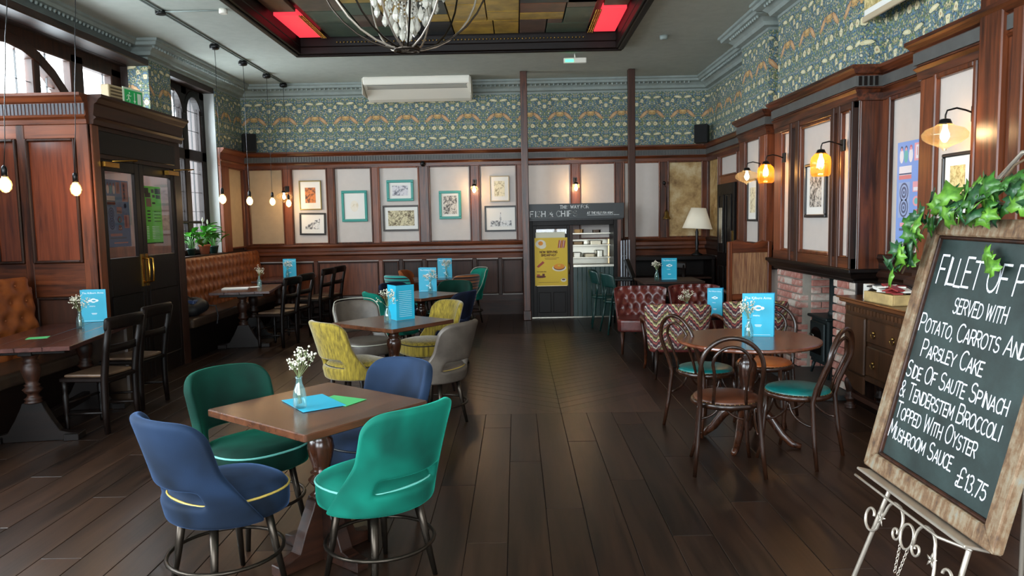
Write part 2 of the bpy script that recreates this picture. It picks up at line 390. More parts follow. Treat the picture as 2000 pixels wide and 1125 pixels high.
def type_mesh(body, size, align='CENTER'):
    cu = bpy.data.curves.new('t', 'FONT'); cu.body = body; cu.size = size; cu.align_x = align; cu.resolution_u = 2
    o = bpy.data.objects.new('t', cu); COL.objects.link(o); dg = bpy.context.evaluated_depsgraph_get()
    me = bpy.data.meshes.new_from_object(o.evaluated_get(dg)); vs = [tuple(v.co) for v in me.vertices]; fs = [tuple(p.vertices) for p in me.polygons]
    bpy.data.objects.remove(o); bpy.data.meshes.remove(me); return vs, fs
def typed(mb, body, size, M, mi=0, align='CENTER', th=.0007):
    vs, fs = type_mesh(body, size, align); mb.add([(x, y, th) for x, y, z in vs], fs, M, False, mi)

# =================================================================== SETTING
XL, XN, XR, YB, ZC = -4.65, -4.9, 3.3, 12.9, 3.95
WX, WY, WZ = MT['wood_x'], MT['wood_y'], MT['wood_z']
# ---- floor: dark slab with planks laid on it, a chevron runner in the middle of the aisle
MT['plank'] = wood('dark_oak_floorboard', '150d09', '38251a', 'y', .31, .8, .18, 0, .18, .4)
MT['chev'] = wood('worn_oak_chevron_board', '1e130d', '483226', 'y', .31, .8, .2, 0, .2, .45)
floor = struct('floor', MB().box(-5.1, 3.6, -2.6, 13.1, -.10, -.006), plain('floor_joint', '0c0806', .8))
struct('floor_beyond', MB().box(-5.1, 3.6, 13.1, 15.4, -.10, -.006), plain('kitchen_floor', '3a3632', .6))
pl_mesh = {}
def plank(x0, x1, y0, y1):
    k = (round(x1 - x0, 3), round(y1 - y0, 3))
    if k not in pl_mesh:
        pl_mesh[k] = MB().box(-k[0] / 2 + .0015, k[0] / 2 - .0015, -k[1] / 2 + .0015, k[1] / 2 - .0015, -.006, 0).mesh('plank', MT['plank'], bev=.0018)
    link('plank', pl_mesh[k], floor, ((x0 + x1) / 2, (y0 + y1) / 2, 0))
CX0, CX1, CY0, CY1 = -.5, 1.1, 6.15, 10.6
for i in range(39):
    x0 = -4.9 + i * .21; x1 = x0 + .21; y = .9 - (i * .83) % 2.1
    while y < 12.95:
        a, b = max(y, .9), min(y + 2.1, 12.95)
        segs = [(a, b)]
        if x1 > CX0 + .02 and x0 < CX1 - .02:
            segs = [(a, min(b, CY0)), (max(a, CY1), b)]
        for p, q in segs:
            if q - p > .03 and not (x0 < -4.4 and p < 12): plank(x0, x1, round(p, 2), round(q, 2))
        y += 2.1
cw = (CX1 - CX0) / 2; cw_x = (-4.9 + 27 * .21)
cx0, cx1 = -4.9 + 21 * .21, -4.9 + 29 * .21   # clear strip between whole planks
cm = (cx0 + cx1) / 2; hw = (cx1 - cx0) / 2; st = .17
for s in (-1, 1):
    me = MB().prism([(0, 0), (s * hw, hw * .75), (s * hw, hw * .75 + st - .004), (0, st - .004)][::(1 if s > 0 else -1)], -.006, 0).mesh('plank', MT['chev'], bev=.0015)
    n = int((CY1 - CY0) / st)
    for k in range(n - 3): link('plank', me, floor, (cm + s * .0015, CY0 + k * st, 0))
# triangles at the ends of the runner are filled by short boards
MB().prism([(cx0, CY0), (cm, CY0), (cx0, CY0 + hw * .75)], -.0055, -.0004).prism([(cm, CY0), (cx1, CY0), (cx1, CY0 + hw * .75)], -.0055, -.0004).build('plank', MT['chev'], floor)
MB().box(cx0, cx1, CY1 - 3.2 * st, CY1, -.0058, -.001).build('plank', MT['chev'], floor)

# ---- ceiling with an opening for the coloured glass tray
TX0, TX1, TY0, TY1 = -2.98, 1.51, 5.2, 10.45
ceil = MB().box(-5.1, TX0, -2.6, 13.1, ZC, ZC + .1).box(TX1, 3.6, -2.6, 13.1, ZC, ZC + .1).box(TX0, TX1, -2.6, TY0, ZC, ZC + .1).box(TX0, TX1, TY1, 13.1, ZC, ZC + .1)
ceil.box(TX0 - .1, TX1 + .1, TY0 - .1, TY1 + .1, ZC + .32, ZC + .4)
struct('ceiling', ceil, MT['ceil'])

# ---- walls
wb = MB().box(-5.1, .22, YB, YB + .2, 0, ZC).box(1.66, 3.6, YB, YB + .2, 0, ZC).box(.22, 1.66, YB, YB + .2, 1.62, ZC)
wall_back = struct('wall_back', wb, MT['panel'])
FP = [(3.6, 4.3), (2.95, 4.3), (2.95, 5.47), (3.12, 5.47), (3.12, 6.4), (2.9, 6.4), (2.9, 8.33), (3.12, 8.33), (3.12, 8.85), (2.96, 8.85), (2.96, 9.85), (3.3, 9.85), (3.3, 12.9)]
wr = MB()
for x, y0, y1, z0 in [(2.95, 4.3, 5.47, 0), (3.12, 5.47, 6.4, 0), (2.9, 6.4, 8.33, 1.05), (3.12, 8.33, 8.85, 0), (2.96, 8.85, 9.85, 0), (3.3, 9.85, 13.1, 0)]:
    wr.box(x, 3.6, y0, y1, z0, ZC)
wr.box(3.45, 3.6, 6.4, 8.33, 0, 1.05).box(2.93, 3.6, -2.6, 4.3, 0, ZC)
wall_right = struct('wall_right', wr, MT['panel'])
# left wall with the two window openings
wl = MB()
wl.box(XN - .3, XN, -2.6, -.6, 0, ZC).box(XN - .3, XN, 4.2, 5.3, 0, ZC).box(XN - .3, XN, -.6, 4.2, 0, 1.1).box(XN - .3, XN, -.6, 4.2, 3.5, ZC)
wl.box(XN - .3, XN, 5.3, 9.7, 0, 2.45).box(XN - .3, XN, 5.3, 9.7, 3.66, ZC)
wl.box(XN - .3, XL, 9.7, 10.3, 0, ZC).box(XN - .3, XL, 11.8, 13.1, 0, ZC).box(XN - .3, XL, 10.3, 11.8, 0, 1.2).box(XN - .3, XL, 10.3, 11.8, 3.66, ZC)
wall_left = struct('wall_left', wl, plain('dark_brown_paint', '2a1a14', .5))
MB().box(XN + .02, XL, 11.785, 11.8, 1.2, 3.66).build('reveal_board', MT['grey_wall'], wall_left)
# wall behind the camera, two street windows
wf = MB()
for x0, x1, z0, z1 in [(-5.2, -3.9, 0, ZC), (-1.3, -.4, 0, ZC), (2.2, 3.6, 0, ZC), (-3.9, -1.3, 0, 1.0), (-3.9, -1.3, 3.4, ZC), (-.4, 2.2, 0, 1.0), (-.4, 2.2, 3.4, ZC)]:
    wf.box(x0, x1, -2.6, -2.4, z0, z1)
struct('wall_front', wf, MT['cream'])

def AT(kind):   # local frame with x along the wall, room side -y
    return {'b': ID, 'r': T(0, 0, 0) @ RZ(-PI / 2), 'l': RZ(PI / 2)}[kind]
def wbx(x0, x1, y0, y1, z0, z1, kind, off):
    """box given along the wall (x0..x1), out from the plane at off by y0..y1"""
    if kind == 'b': return (x0, x1, off - y1, off - y0, z0, z1)
    if kind == 'r': return (off - y1, off - y0, x0, x1, z0, z1)
    if kind == 'l': return (off + y0, off + y1, x0, x1, z0, z1)
    if kind == 'n': return (x0, x1, off - y1, off - y0, z0, z1)
HW = {'b': WX, 'n': WX, 'r': WY, 'l': WY}
def stile(par, kind, off, x0, x1, z0, z1, th=.04, mat=None, name='stile'):
    return MB().box(*wbx(x0, x1, 0, th, z0, z1, kind, off)).build(name, mat or WZ, par, bev=.006)
def rail(par, kind, off, x0, x1, z0, z1, th=.038, mat=None):
    return MB().box(*wbx(x0, x1, 0, th, z0, z1, kind, off)).build('rail', mat or HW[kind], par, bev=.006)
def panel(par, kind, off, x0, x1, z0, z1, mat, bead=True, bmat=None, th=.008, bw=.025, bt=.05):
    p = MB().box(*wbx(x0, x1, 0, th, z0, z1, kind, off)).build('panel', mat, par)
    if bead:
        b = MB()
        b.box(*wbx(x0, x0 + bw, th, bt, z0, z1, kind, off)).box(*wbx(x1 - bw, x1, th, bt, z0, z1, kind, off))
        b.box(*wbx(x0 + bw, x1 - bw, th, bt, z0, z0 + bw, kind, off)).box(*wbx(x0 + bw, x1 - bw, th, bt, z1 - bw, z1, kind, off))
        b.build('bead', bmat or WZ, p, bev=.008)
    return p
CORN = [(0, 2.84), (.11, 2.84), (.11, 2.815), (.095, 2.80), (.075, 2.775), (.055, 2.765), (.045, 2.66), (.065, 2.645), (.045, 2.62), (.04, 2.56), (0, 2.56)]
FRZ = [(0, 2.755), (.064, 2.755), (.064, 2.67), (0, 2.67)]
DADO = [(0, 1.27), (.05, 1.27), (.06, 1.24), (.04, 1.2), (.04, 1.15), (.08, 1.13), (.08, 1.09), (.045, 1.06), (.035, .98), (0, .98)]
SKIRT = [(0, 0), (.045, 0), (.045, .2), (.035, .24), (.03, .34), (0, .34)]
PLAST = [(0, ZC), (.26, ZC), (.26, ZC - .03), (.235, ZC - .04), (.225, ZC - .075), (.15, ZC - .09), (.10, ZC - .13), (.085, ZC - .17), (.02, ZC - .18), (.02, ZC - .21), (0, ZC - .21)]
WP = [(.0, 2.84), (.012, 2.84), (.012, 3.75), (0, 3.75)]
MT['frieze'] = plain('grey_painted_fluted_band', '4d4d4b', .5, noise=.15)
def flutes(par, kind, off, x0, x1, out, z0=2.675, z1=2.75, step=.045, mat=None):
    m = MB(); x = x0
    while x < x1 - step * .5: m.box(*wbx(x, x + step * .5, out, out + .012, z0, z1, kind, off)); x += step
    return tag(m.build('fluting', mat or MT['frieze'], par), kind='stuff')
def beads(par, kind, off, x0, x1, out, z, step=.075, r=.022, mat=None):
    m = MB(); x = x0
    while x < x1:
        c = wbx(x, x, out, out, z, z, kind, off); m.ball((c[0], c[2], c[4]), r, 5, 3); x += step
    return tag(m.build('egg_moulding', mat or MT['cornice'], par), kind='stuff')

# ---- back wall: cornice, wallpaper, upper panels, dado
bpath = [(XR, YB), (XL, YB)]
MB().mold(WP, bpath).build('wallpaper', MT['paper'], wall_back, uv=True)
struct('trim_1', MB().mold(PLAST, bpath), MT['cornice']); trim1 = bpy.data.objects['trim_1']
beads(trim1, 'b', YB, XL + .3, XR - .3, .19, ZC - .095)
pr = struct('trim_2', MB().mold(CORN, bpath), WX)
MB().mold(FRZ, bpath).build('frieze_band', MT['frieze'], pr); flutes(pr, 'b', YB, XL + .1, XR - .1, .064)
st_x = [(-3.96, -3.83), (-3.21, -3.10), (-2.45, -2.34), (-1.64, -1.48), (-.76, -.62), (.03, .16), (.96, 1.09), (1.71, 1.84), (2.47, 2.60), (3.2, 3.3)]
rail(wall_back, 'b', YB, XL, XR, 2.56, 2.60)
px = -4.57; stile(wall_back, 'b', YB, XL, -4.57, 1.27, 2.56)
for i, (a, b) in enumerate(st_x):
    stile(wall_back, 'b', YB, a, b, 1.27, 2.56, .045)
    m = MT['panel'] if i else MT['cream']
    if i == 9:
        t = NT('stained_parchment_panel'); f = t.noise(t.coord((1, 1, 1)), 3.5, 8, .7)
        m = MT['stain'] = t.set(Base__Color=t.ramp(f, [(.3, '6a4a24'), (.48, 'a98a58'), (.7, 'cdbb96')]), Roughness=.6)
    panel(wall_back, 'b', YB, px, a, 1.27, 2.57, m); px = b
struct('trim_3', MB().mold(DADO, [(.2, YB), (XL, YB)]).mold(DADO, [(XR, YB), (1.7, YB)]), WX)
struct('baseboard_back', MB().mold(SKIRT, [(.2, YB), (XL, YB)]).mold(SKIRT, [(XR, YB), (1.7, YB)]), MT['dark_x'])
lo = [-4.6, -3.45, -2.33, -1.98, -1.58, -1.16, -.71, -.27, .15]
for a, b in zip(lo, lo[1:]):
    big = b - a > .6
    stile(wall_back, 'b', YB, b - .05, b + .02, .34, .98, .04, WZ if big else MT['dark_z'])
    panel(wall_back, 'b', YB, a + .02, b - .05, .36, .96, MT['wood_z'] if big else MT['dark_z'], True, MT['dark_x'])
for a, b in [(1.7, 2.45), (2.45, 3.25)]:
    panel(wall_back, 'b', YB, a + .04, b - .04, .36, .96, MT['dark_z'], True, MT['dark_x'])
# two mahogany posts standing in front of the back wall
for x, side in ((.16, 'left of the kitchen hatch'), (1.86, 'right of the kitchen hatch')):
    p = MB().box(-.055, .055, -.055, .055, 0, ZC).box(-.065, .065, -.065, .065, 0, .16)
    o = p.build('wooden_post', WZ if x < 1 else MT['dark_z'], None, (x, 12.05, 0), bev=.008)
    tag(o, 'floor to ceiling square mahogany post ' + side, 'post', 'square posts by the kitchen hatch')

# ---- right wall
rp = FP[1:]
MB().mold(WP, rp).build('wallpaper', MT['paper'], wall_right, uv=True)
MB().mold([(0, 3.75), (.016, 3.75), (.016, 3.86), (0, 3.86)], rp).build('grey_border', MT['cornice'], wall_right)
t4 = struct('trim_4', MB().mold(PLAST, [(2.93, -2.4)] + rp), MT['cornice'])
for off, a, b in [(3.3, 9.9, 12.6), (2.96, 8.7, 9.8), (2.9, 6.3, 8.3), (3.12, 5.6, 6.3), (2.95, 3, 5.4)]: beads(t4, 'r', off, a, b, .19, ZC - .095)
t5 = struct('trim_5', MB().mold(CORN, rp), WY)
MB().mold(FRZ, rp).build('frieze_band', MT['frieze'], t5)
flutes(t5, 'n', 6.4, 2.86, 3.06, .066, mat=MT['black_x'])
t6 = struct('trim_6', MB().mold(DADO, [(2.95, 4.3), (2.95, 5.47), (3.12, 5.47), (3.12, 6.4)]).mold(DADO, [(3.12, 8.33), (3.12, 8.85), (2.96, 8.85), (2.96, 9.85), (3.3, 9.85), (3.3, 11.0)]).mold(DADO, [(3.3, 12.08), (3.3, 12.9)]), MT['dark_y'])
struct('baseboard_right', MB().mold(SKIRT, [(2.95, 4.3), (2.95, 5.47), (3.12, 5.47), (3.12, 6.4)]).mold(SKIRT, [(3.12, 8.33), (3.12, 8.85), (2.96, 8.85), (2.96, 9.85), (3.3, 9.85), (3.3, 11.0)]).mold(SKIRT, [(3.3, 12.08), (3.3, 12.9)]), MT['dark_y'])
R = wall_right
# R1: mottled panel, door and panel over it
stile(R, 'r', 3.3, 12.78, 12.9, 1.27, 2.56); panel(R, 'r', 3.3, 12.12, 12.78, 1.27, 2.57, MT['stain'])
stile(R, 'r', 3.3, 12.03, 12.12, 0, 2.56); panel(R, 'r', 3.3, 11.1, 12.03, 2.24, 2.56, MT['panel'])
stile(R, 'r', 3.3, 11.0, 11.1, 0, 2.56); rail(R, 'r', 3.3, 11.1, 12.03, 2.12, 2.24)
panel(R, 'r', 3.3, 10.0, 11.0, 1.27, 2.56, MT['panel']); stile(R, 'r', 3.3, 9.85, 10.0, 1.27, 2.56)
panel(R, 'r', 3.3, 12.1, 12.85, .36, .96, MT['dark_z'], True, MT['dark_y'])
d = tag(MB().box(3.22, 3.26, 11.1, 12.03, 0, 2.12).build('door_1', MT['black_z'], bev=.004), kind='structure')
for z0, z1 in ((.15, .85), (1.05, 1.95)):
    panel(d, 'r', 3.22, 11.22, 11.5, z0, z1, MT['black_z'], True, MT['black_z'], .002, .02, .014); panel(d, 'r', 3.22, 11.62, 11.92, z0, z1, MT['black_z'], True, MT['black_z'], .002, .02, .014)
MB().box(3.195, 3.2, 11.66, 11.84, 1.2, 1.75).build('etched_pane', MT['steel'], d, bev=.002)
MB().box(3.2, 3.22, 11.13, 11.18, .9, 1.4).build('push_plate', MT['old_brass'], d)
# P1 pilaster
stile(R, 'r', 2.96, 8.85, 9.03, 1.27, 2.56); panel(R, 'r', 2.96, 9.03, 9.62, 1.27, 2.56, MT['panel']); stile(R, 'r', 2.96, 9.62, 9.85, 1.27, 2.56)
stile(R, 'n', 8.85, 2.93, 3.12, .98, 2.56, .03); panel(R, 'r', 2.96, 8.95, 9.75, .36, .96, MT['dark_z'], True, MT['dark_y'])
stile(R, 'r', 3.12, 8.35, 8.45, .98, 2.56); panel(R, 'r', 3.12, 8.45, 8.72, 1.27, 2.56, MT['panel']); stile(R, 'r', 3.12, 8.72, 8.85, .98, 2.56)
# chimney breast
B = 2.9
stile(R, 'r', B, 8.12, 8.33, 1.13, 2.56, .045); panel(R, 'r', B, 7.86, 8.12, 1.24, 2.5, MT['panel'])
stile(R, 'r', B, 7.8, 7.86, 1.13, 2.56, .06, MT['dark_z']); MB().box(*wbx(7.69, 7.8, 0, .02, 1.22, 2.5, 'r', B)).build('mirror_strip', MT['mirror'], R)
stile(R, 'r', B, 7.6, 7.69, 1.13, 2.56, .06, MT['dark_z']); panel(R, 'r', B, 6.83, 7.6, 1.24, 2.5, MT['panel'], bw=.035)
stile(R, 'r', B, 6.77, 6.83, 1.13, 2.56, .06, MT['dark_z']); MB().box(*wbx(6.7, 6.77, 0, .02, 1.22, 2.5, 'r', B)).build('mirror_strip', MT['mirror'], R)
stile(R, 'r', B, 6.65, 6.7, 1.13, 2.56, .06, MT['dark_z']); panel(R, 'r', B, 6.47, 6.65, 1.24, 2.5, MT['panel'], bw=.015)
MB().box(*wbx(6.43, 6.47, 0, .03, 1.22, 2.5, 'r', B)).build('mirror_strip', MT['mirror'], R); stile(R, 'r', B, 6.4, 6.43, 1.13, 2.56, .06, MT['dark_z'])
rail(R, 'r', B, 6.4, 8.33, 1.13, 1.24, .05); rail(R, 'r', B, 6.4, 8.33, 2.5, 2.56, .05)
stile(R, 'n', 6.4, 2.9, 3.12, 1.05, 2.56, .03); stile(R, 'n', 6.4, 2.9, 3.12, 0, 1.05, .02, MT['dark_z'])
MANT = [(0, 1.15), (.1, 1.15), (.1, 1.12), (.08, 1.11), (.065, 1.07), (.03, 1.05), (.03, 1.03), (0, 1.03)]
mt = struct('trim_7', MB().mold(MANT, [(3.12, 6.4), (2.9, 6.4), (2.9, 8.33), (3.12, 8.33)]).box(2.9, 3.1, 6.4, 8.33, 1.03, 1.05), MT['black_y'], bev=.004)
flutes(mt, 'n', 6.4, 2.88, 3.1, .03, 1.06, 1.12, .035, MT['black_x'])
# R2, R3
stile(R, 'r', 3.12, 6.27, 6.4, 1.27, 2.56); panel(R, 'r', 3.12, 5.6, 6.27, 1.27, 2.57, MT['panel'], bw=.04); stile(R, 'r', 3.12, 5.47, 5.6, 1.27, 2.56)
stile(R, 'r', 2.95, 5.3, 5.47, 1.27, 2.56); panel(R, 'r', 2.95, 4.8, 5.3, 1.27, 2.57, MT['panel'], bw=.04); stile(R, 'r', 2.95, 4.72, 4.8, 1.27, 2.56)
panel(R, 'r', 3.12, 5.6, 6.3, .36, .96, MT['dark_z'], True, MT['dark_y'])
# full height door casing nearest the camera
cs = MB().box(2.86, 2.95, 4.5, 4.72, 0, ZC).box(2.88, 2.95, 4.34, 4.44, 0, ZC).box(2.9, 2.95, 4.44, 4.5, 0, ZC).box(2.9, 2.95, 4.2, 4.3, 0, ZC).box(2.92, 2.95, 4.3, 4.34, 0, ZC)
struct('trim_8', cs, WZ, bev=.008)

# ---- left wall
lp = [(XL, YB), (XL, 9.7), (XN, 9.7), (XN, -2.4)]
MB().mold(WP, [(XL, YB), (XL, 11.8)]).mold(WP, [(XL, 10.3), (XL, 9.7), (XN, 9.7)]).build('wallpaper', MT['paper'], wall_left, uv=True)
t9 = struct('trim_9', MB().mold(PLAST, lp), MT['cornice'])
beads(t9, 'l', XL, 9.5, 12.6, .19, ZC - .095); beads(t9, 'l', XN, 5.5, 9.4, .19, ZC - .095)
struct('trim_10', MB().mold(CORN, [(XL, YB), (XL, 11.8)]).mold(CORN, [(XL, 10.3), (XL, 9.7), (XN, 9.7), (XN, 8.8)]), WY)
L_ = wall_left
stile(L_, 'l', XL, 12.75, 12.9, 1.2, 2.56); panel(L_, 'l', XL, 12.1, 12.75, 1.24, 2.56, MT['cream']); stile(L_, 'l', XL, 11.8, 12.1, 1.2, 2.56, .06)
stile(L_, 'l', XL, 10.18, 10.3, 1.2, 2.56); panel(L_, 'l', XL, 9.8, 10.18, 1.24, 2.56, MT['cream']); stile(L_, 'l', XL, 9.7, 9.8, 1.2, 2.56)
panel(L_, 'l', XN, 8.85, 9.65, 1.24, 2.56, MT['cream'])
MB().box(XN, XN + .03, 5.3, 9.7, 2.38, 2.45).box(XN, XL + .02, 5.3, 9.7, 3.66, 3.74).build('window_board', MT['dark_y'], L_, bev=.01)
# windows
def win(name, label_bits, x, bars, arcs, pane, lead, mat):
    w = MB()
    for y0, y1, z0, z1 in bars: w.box(x - .05, x + .05, y0, y1, z0, z1)
    o = struct(name, w, mat, bev=.012)
    for cy, cz, r, a0, a1, wd in arcs:
        m = MB(); n = 14
        P = [(math.radians(a0 + (a1 - a0) * k / n)) for k in range(n + 1)]
        poly = [(cy + r * math.cos(a), cz + r * math.sin(a)) for a in P] + [(cy + (r + wd) * math.cos(a), cz + (r + wd) * math.sin(a)) for a in reversed(P)]
        Mx = Matrix(((0, 0, 1, 0), (1, 0, 0, 0), (0, 1, 0, 0), (0, 0, 0, 1)))
        m.prism(poly, x - .06, x + .06, Mx).build('arch_bar', mat, o, bev=.01)
    for (y0, y1, z0, z1) in pane:
        MB().box(x - .006, x + .006, y0, y1, z0, z1).build('pane', MT['pane'], o)
        lm = MB(); yy = y0 + lead
        while yy < y1 - .02: lm.box(x - .01, x + .01, yy - .0025, yy + .0025, z0, z1); yy += lead
        zz = z0 + lead * 1.3
        while zz < z1 - .02: lm.box(x - .01, x + .01, y0, y1, zz - .0025, zz + .0025); zz += lead * 1.3
        tag(lm.build('leading', MT['black'], o), kind='stuff')
    return o
DW = MT['dark_z']
win('window_1', '', -5.05, [(5.3, 9.75, 2.4, 2.5), (5.3, 9.75, 3.5, 3.7), (5.3, 5.6, 2.5, 3.6), (9.48, 9.75, 2.5, 3.6), (6.1, 6.25, 2.5, 3.6), (8.62, 8.87, 2.5, 3.6), (7.0, 7.12, 2.5, 3.5), (7.94, 8.06, 2.5, 3.4)],
    [(7.53, 2.2, 1.26, 10, 170, .13)], [(5.6, 6.12, 2.5, 3.5), (6.23, 8.64, 2.5, 3.5), (8.86, 9.48, 2.5, 3.52)], .5, DW)
win('window_2', '', -4.86, [(10.3, 11.8, 1.2, 1.27), (10.3, 11.8, 3.54, 3.66), (10.3, 11.8, 2.6, 2.76), (10.3, 10.42, 1.2, 3.66), (11.62, 11.8, 1.2, 3.66), (11.0, 11.18, 1.2, 3.66), (10.3, 11.8, 1.66, 1.70)],
    [(10.71, 3.26, .3, 0, 180, .1), (11.4, 3.30, .24, 0, 180, .1)], [(10.42, 11.0, 2.76, 3.54), (11.18, 11.62, 2.76, 3.54), (10.42, 11.0, 1.27, 2.6), (11.18, 11.62, 1.27, 2.6)], .22, MT['black_z'])
MB().box(-4.9, -4.58, 10.25, 11.85, 1.16, 1.2).build('window_sill', DW, bpy.data.objects['window_2'], bev=.006)
win('window_3', '', -5.05, [(-.6, 4.2, 1.1, 1.2), (-.6, 4.2, 3.4, 3.5), (-.6, -.5, 1.1, 3.5), (4.1, 4.2, 1.1, 3.5), (.55, .65, 1.1, 3.5), (1.75, 1.85, 1.1, 3.5), (2.95, 3.05, 1.1, 3.5)], [], [(-.5, 4.1, 1.2, 3.4)], 9, DW)

# ---- the ceiling tray: dark frame and coloured glass panes
tray = thing('ceiling_skylight', 'dark framed recessed ceiling panel of olive, gold and green glass with red lit corners', 'skylight', (0, 0, 0))
fr = [(TX0, TX1, TY0, TY0 + .12), (TX0, TX1, TY1 - .12, TY1), (TX0, TX0 + .12, TY0 + .12, TY1 - .12), (TX1 - .12, TX1, TY0 + .12, TY1 - .12)]
for a, b, c, d_ in fr:
    horiz = b - a > 1; m = MB().box(a, b, c, d_, ZC - .045, ZC + .05)
    i0, i1, j0, j1 = (a + .03, b - .03, c + .03, d_ - .03) if horiz else (a + .03, b - .03, c, d_)
    m.box(i0, i1, j0, j1, ZC - .07, ZC - .045).box(a, b, c, d_, ZC + .05, ZC + .32)
    m.build('frame', MT['black_x'] if horiz else MT['black_y'], tray, bev=.008)
MB().box(TX0 + .1, TX1 - .1, TY0 + .1, TY1 - .1, ZC + .22, ZC + .3).build('backing', MT['black'], tray)
def cg(name, a, b):
    t = NT(name); f = t.noise(t.coord((1, 1, 1)), 5, 4)
    return t.set(Base__Color=t.ramp(f, [(.35, a), (.65, b)]), Roughness=.3, Coat__Weight=.3)
G = {'g': cg('dull_green_glass', '38483c', '4c5c4a'), 'o': cg('olive_gold_glass', '94742a', 'c8a040'), 'b': cg('brown_glass', '4c3a30', '6a5044'), 'k': cg('slate_black_glass', '14181c', '22282e'), 'c': cg('copper_glass', '5a3420', '7c4a30')}
G['r'] = emit('red_lit_glass', (1.0, .055, .08), .62, '300004')
Wt = TX1 - TX0 - .24; x0 = TX0 + .12
def gp(u0, u1, y0, y1, c, dz=0.0):
    return MB().box(x0 + u0 + .008, x0 + u1 - .008, y0 + .008, y1 - .008, ZC + .16 - dz, ZC + .21).build('pane', G[c], tray, bev=.004)
# bars: (u0, u1, y0, y1, colour); mirrored about the middle with small differences
rows = [(.40, .92, 9.05, 9.62, 'g'), (.40, .92, 9.62, 10.28, 'g'), (.92, 1.30, 9.25, 9.8, 'b'), (.92, 1.62, 9.8, 10.28, 'g'), (.40, .92, 8.2, 9.05, 'b'), (.92, 1.30, 8.75, 9.25, 'g'),
        (1.30, 2.09, 9.3, 9.62, 'o'), (1.30, 1.62, 9.62, 9.8, 'b'), (.92, 1.9, 8.3, 8.75, 'o'), (1.30, 1.62, 8.75, 9.3, 'o'), (1.62, 2.09, 8.75, 9.3, 'k'), (1.9, 2.09, 8.3, 8.75, 'k'), (.92, 2.09, 7.7, 8.3, 'k'), (.40, .92, 7.3, 8.2, 'g'), (.92, 2.09, 7.1, 7.7, 'o')]
for u0, u1, a, b, c in rows:
    gp(u0, u1, a, b, c)
for u0, u1, a, b, c in [(2.09, 2.55, 8.2, 8.9, 'o'), (2.09, 2.55, 8.9, 9.62, 'o'), (2.09, 2.62, 9.62, 10.28, 'o'), (1.62, 2.09, 9.62, 10.28, 'k'), (2.55, 2.95, 8.6, 9.2, 'o'), (2.55, 2.95, 9.2, 9.62, 'o'), (2.62, 2.95, 9.62, 10.28, 'o'),
                        (2.95, 3.5, 9.3, 9.6, 'o'), (2.95, 3.3, 9.6, 10.28, 'b'), (3.3, 3.85, 9.8, 10.28, 'g'), (3.3, 3.5, 9.6, 9.8, 'b'), (3.5, 3.85, 9.1, 9.8, 'g'), (2.95, 3.85, 8.3, 8.9, 'k'), (2.95, 3.5, 8.9, 9.3, 'c'), (3.5, 3.85, 8.3, 9.1, 'b'), (2.55, 2.95, 7.7, 8.6, 'k'), (2.09, 2.55, 7.1, 8.2, 'g'), (2.95, 3.85, 7.1, 8.3, 'b'), (2.55, 2.95, 7.1, 7.7, 'g')]:
    gp(u0, u1, a, b, c)
for u0, u1 in ((.02, .32), (Wt - .32, Wt - .02)):
    tag(gp(u0, u1, 9.1, 10.2, 'r', .02), 'lit red glass corner pane'); gp(u0, u1, 7.2, 9.05, 'c')
    s_ = 1 if u0 < 1 else -1; ub = .36 if s_ > 0 else Wt - .36
    m = MB()
    for j in (-.025, 0, .025):
        for k in range(26): m.ball((x0 + ub + j, 9.12 + k * .042, ZC + .13), .011, 5, 3)
    tag(m.build('bead_strip', MT['brass'], tray), kind='stuff')
for a, b in ((5.35, 6.2), (6.2, 7.1)):
    for u0, u1, c in ((.02, .9, 'c'), (.9, 2.05, 'g'), (2.05, 3.1, 'o'), (3.1, 4.2, 'b')): gp(u0, u1, a, b, c)
mb_ = MB()
for k in range(70): mb_.ball((x0 + .5 + k * .048, TY1 - .15, ZC + .1), .014, 5, 3)
tag(mb_.build('bead_strip', MT['old_brass'], tray), kind='stuff')

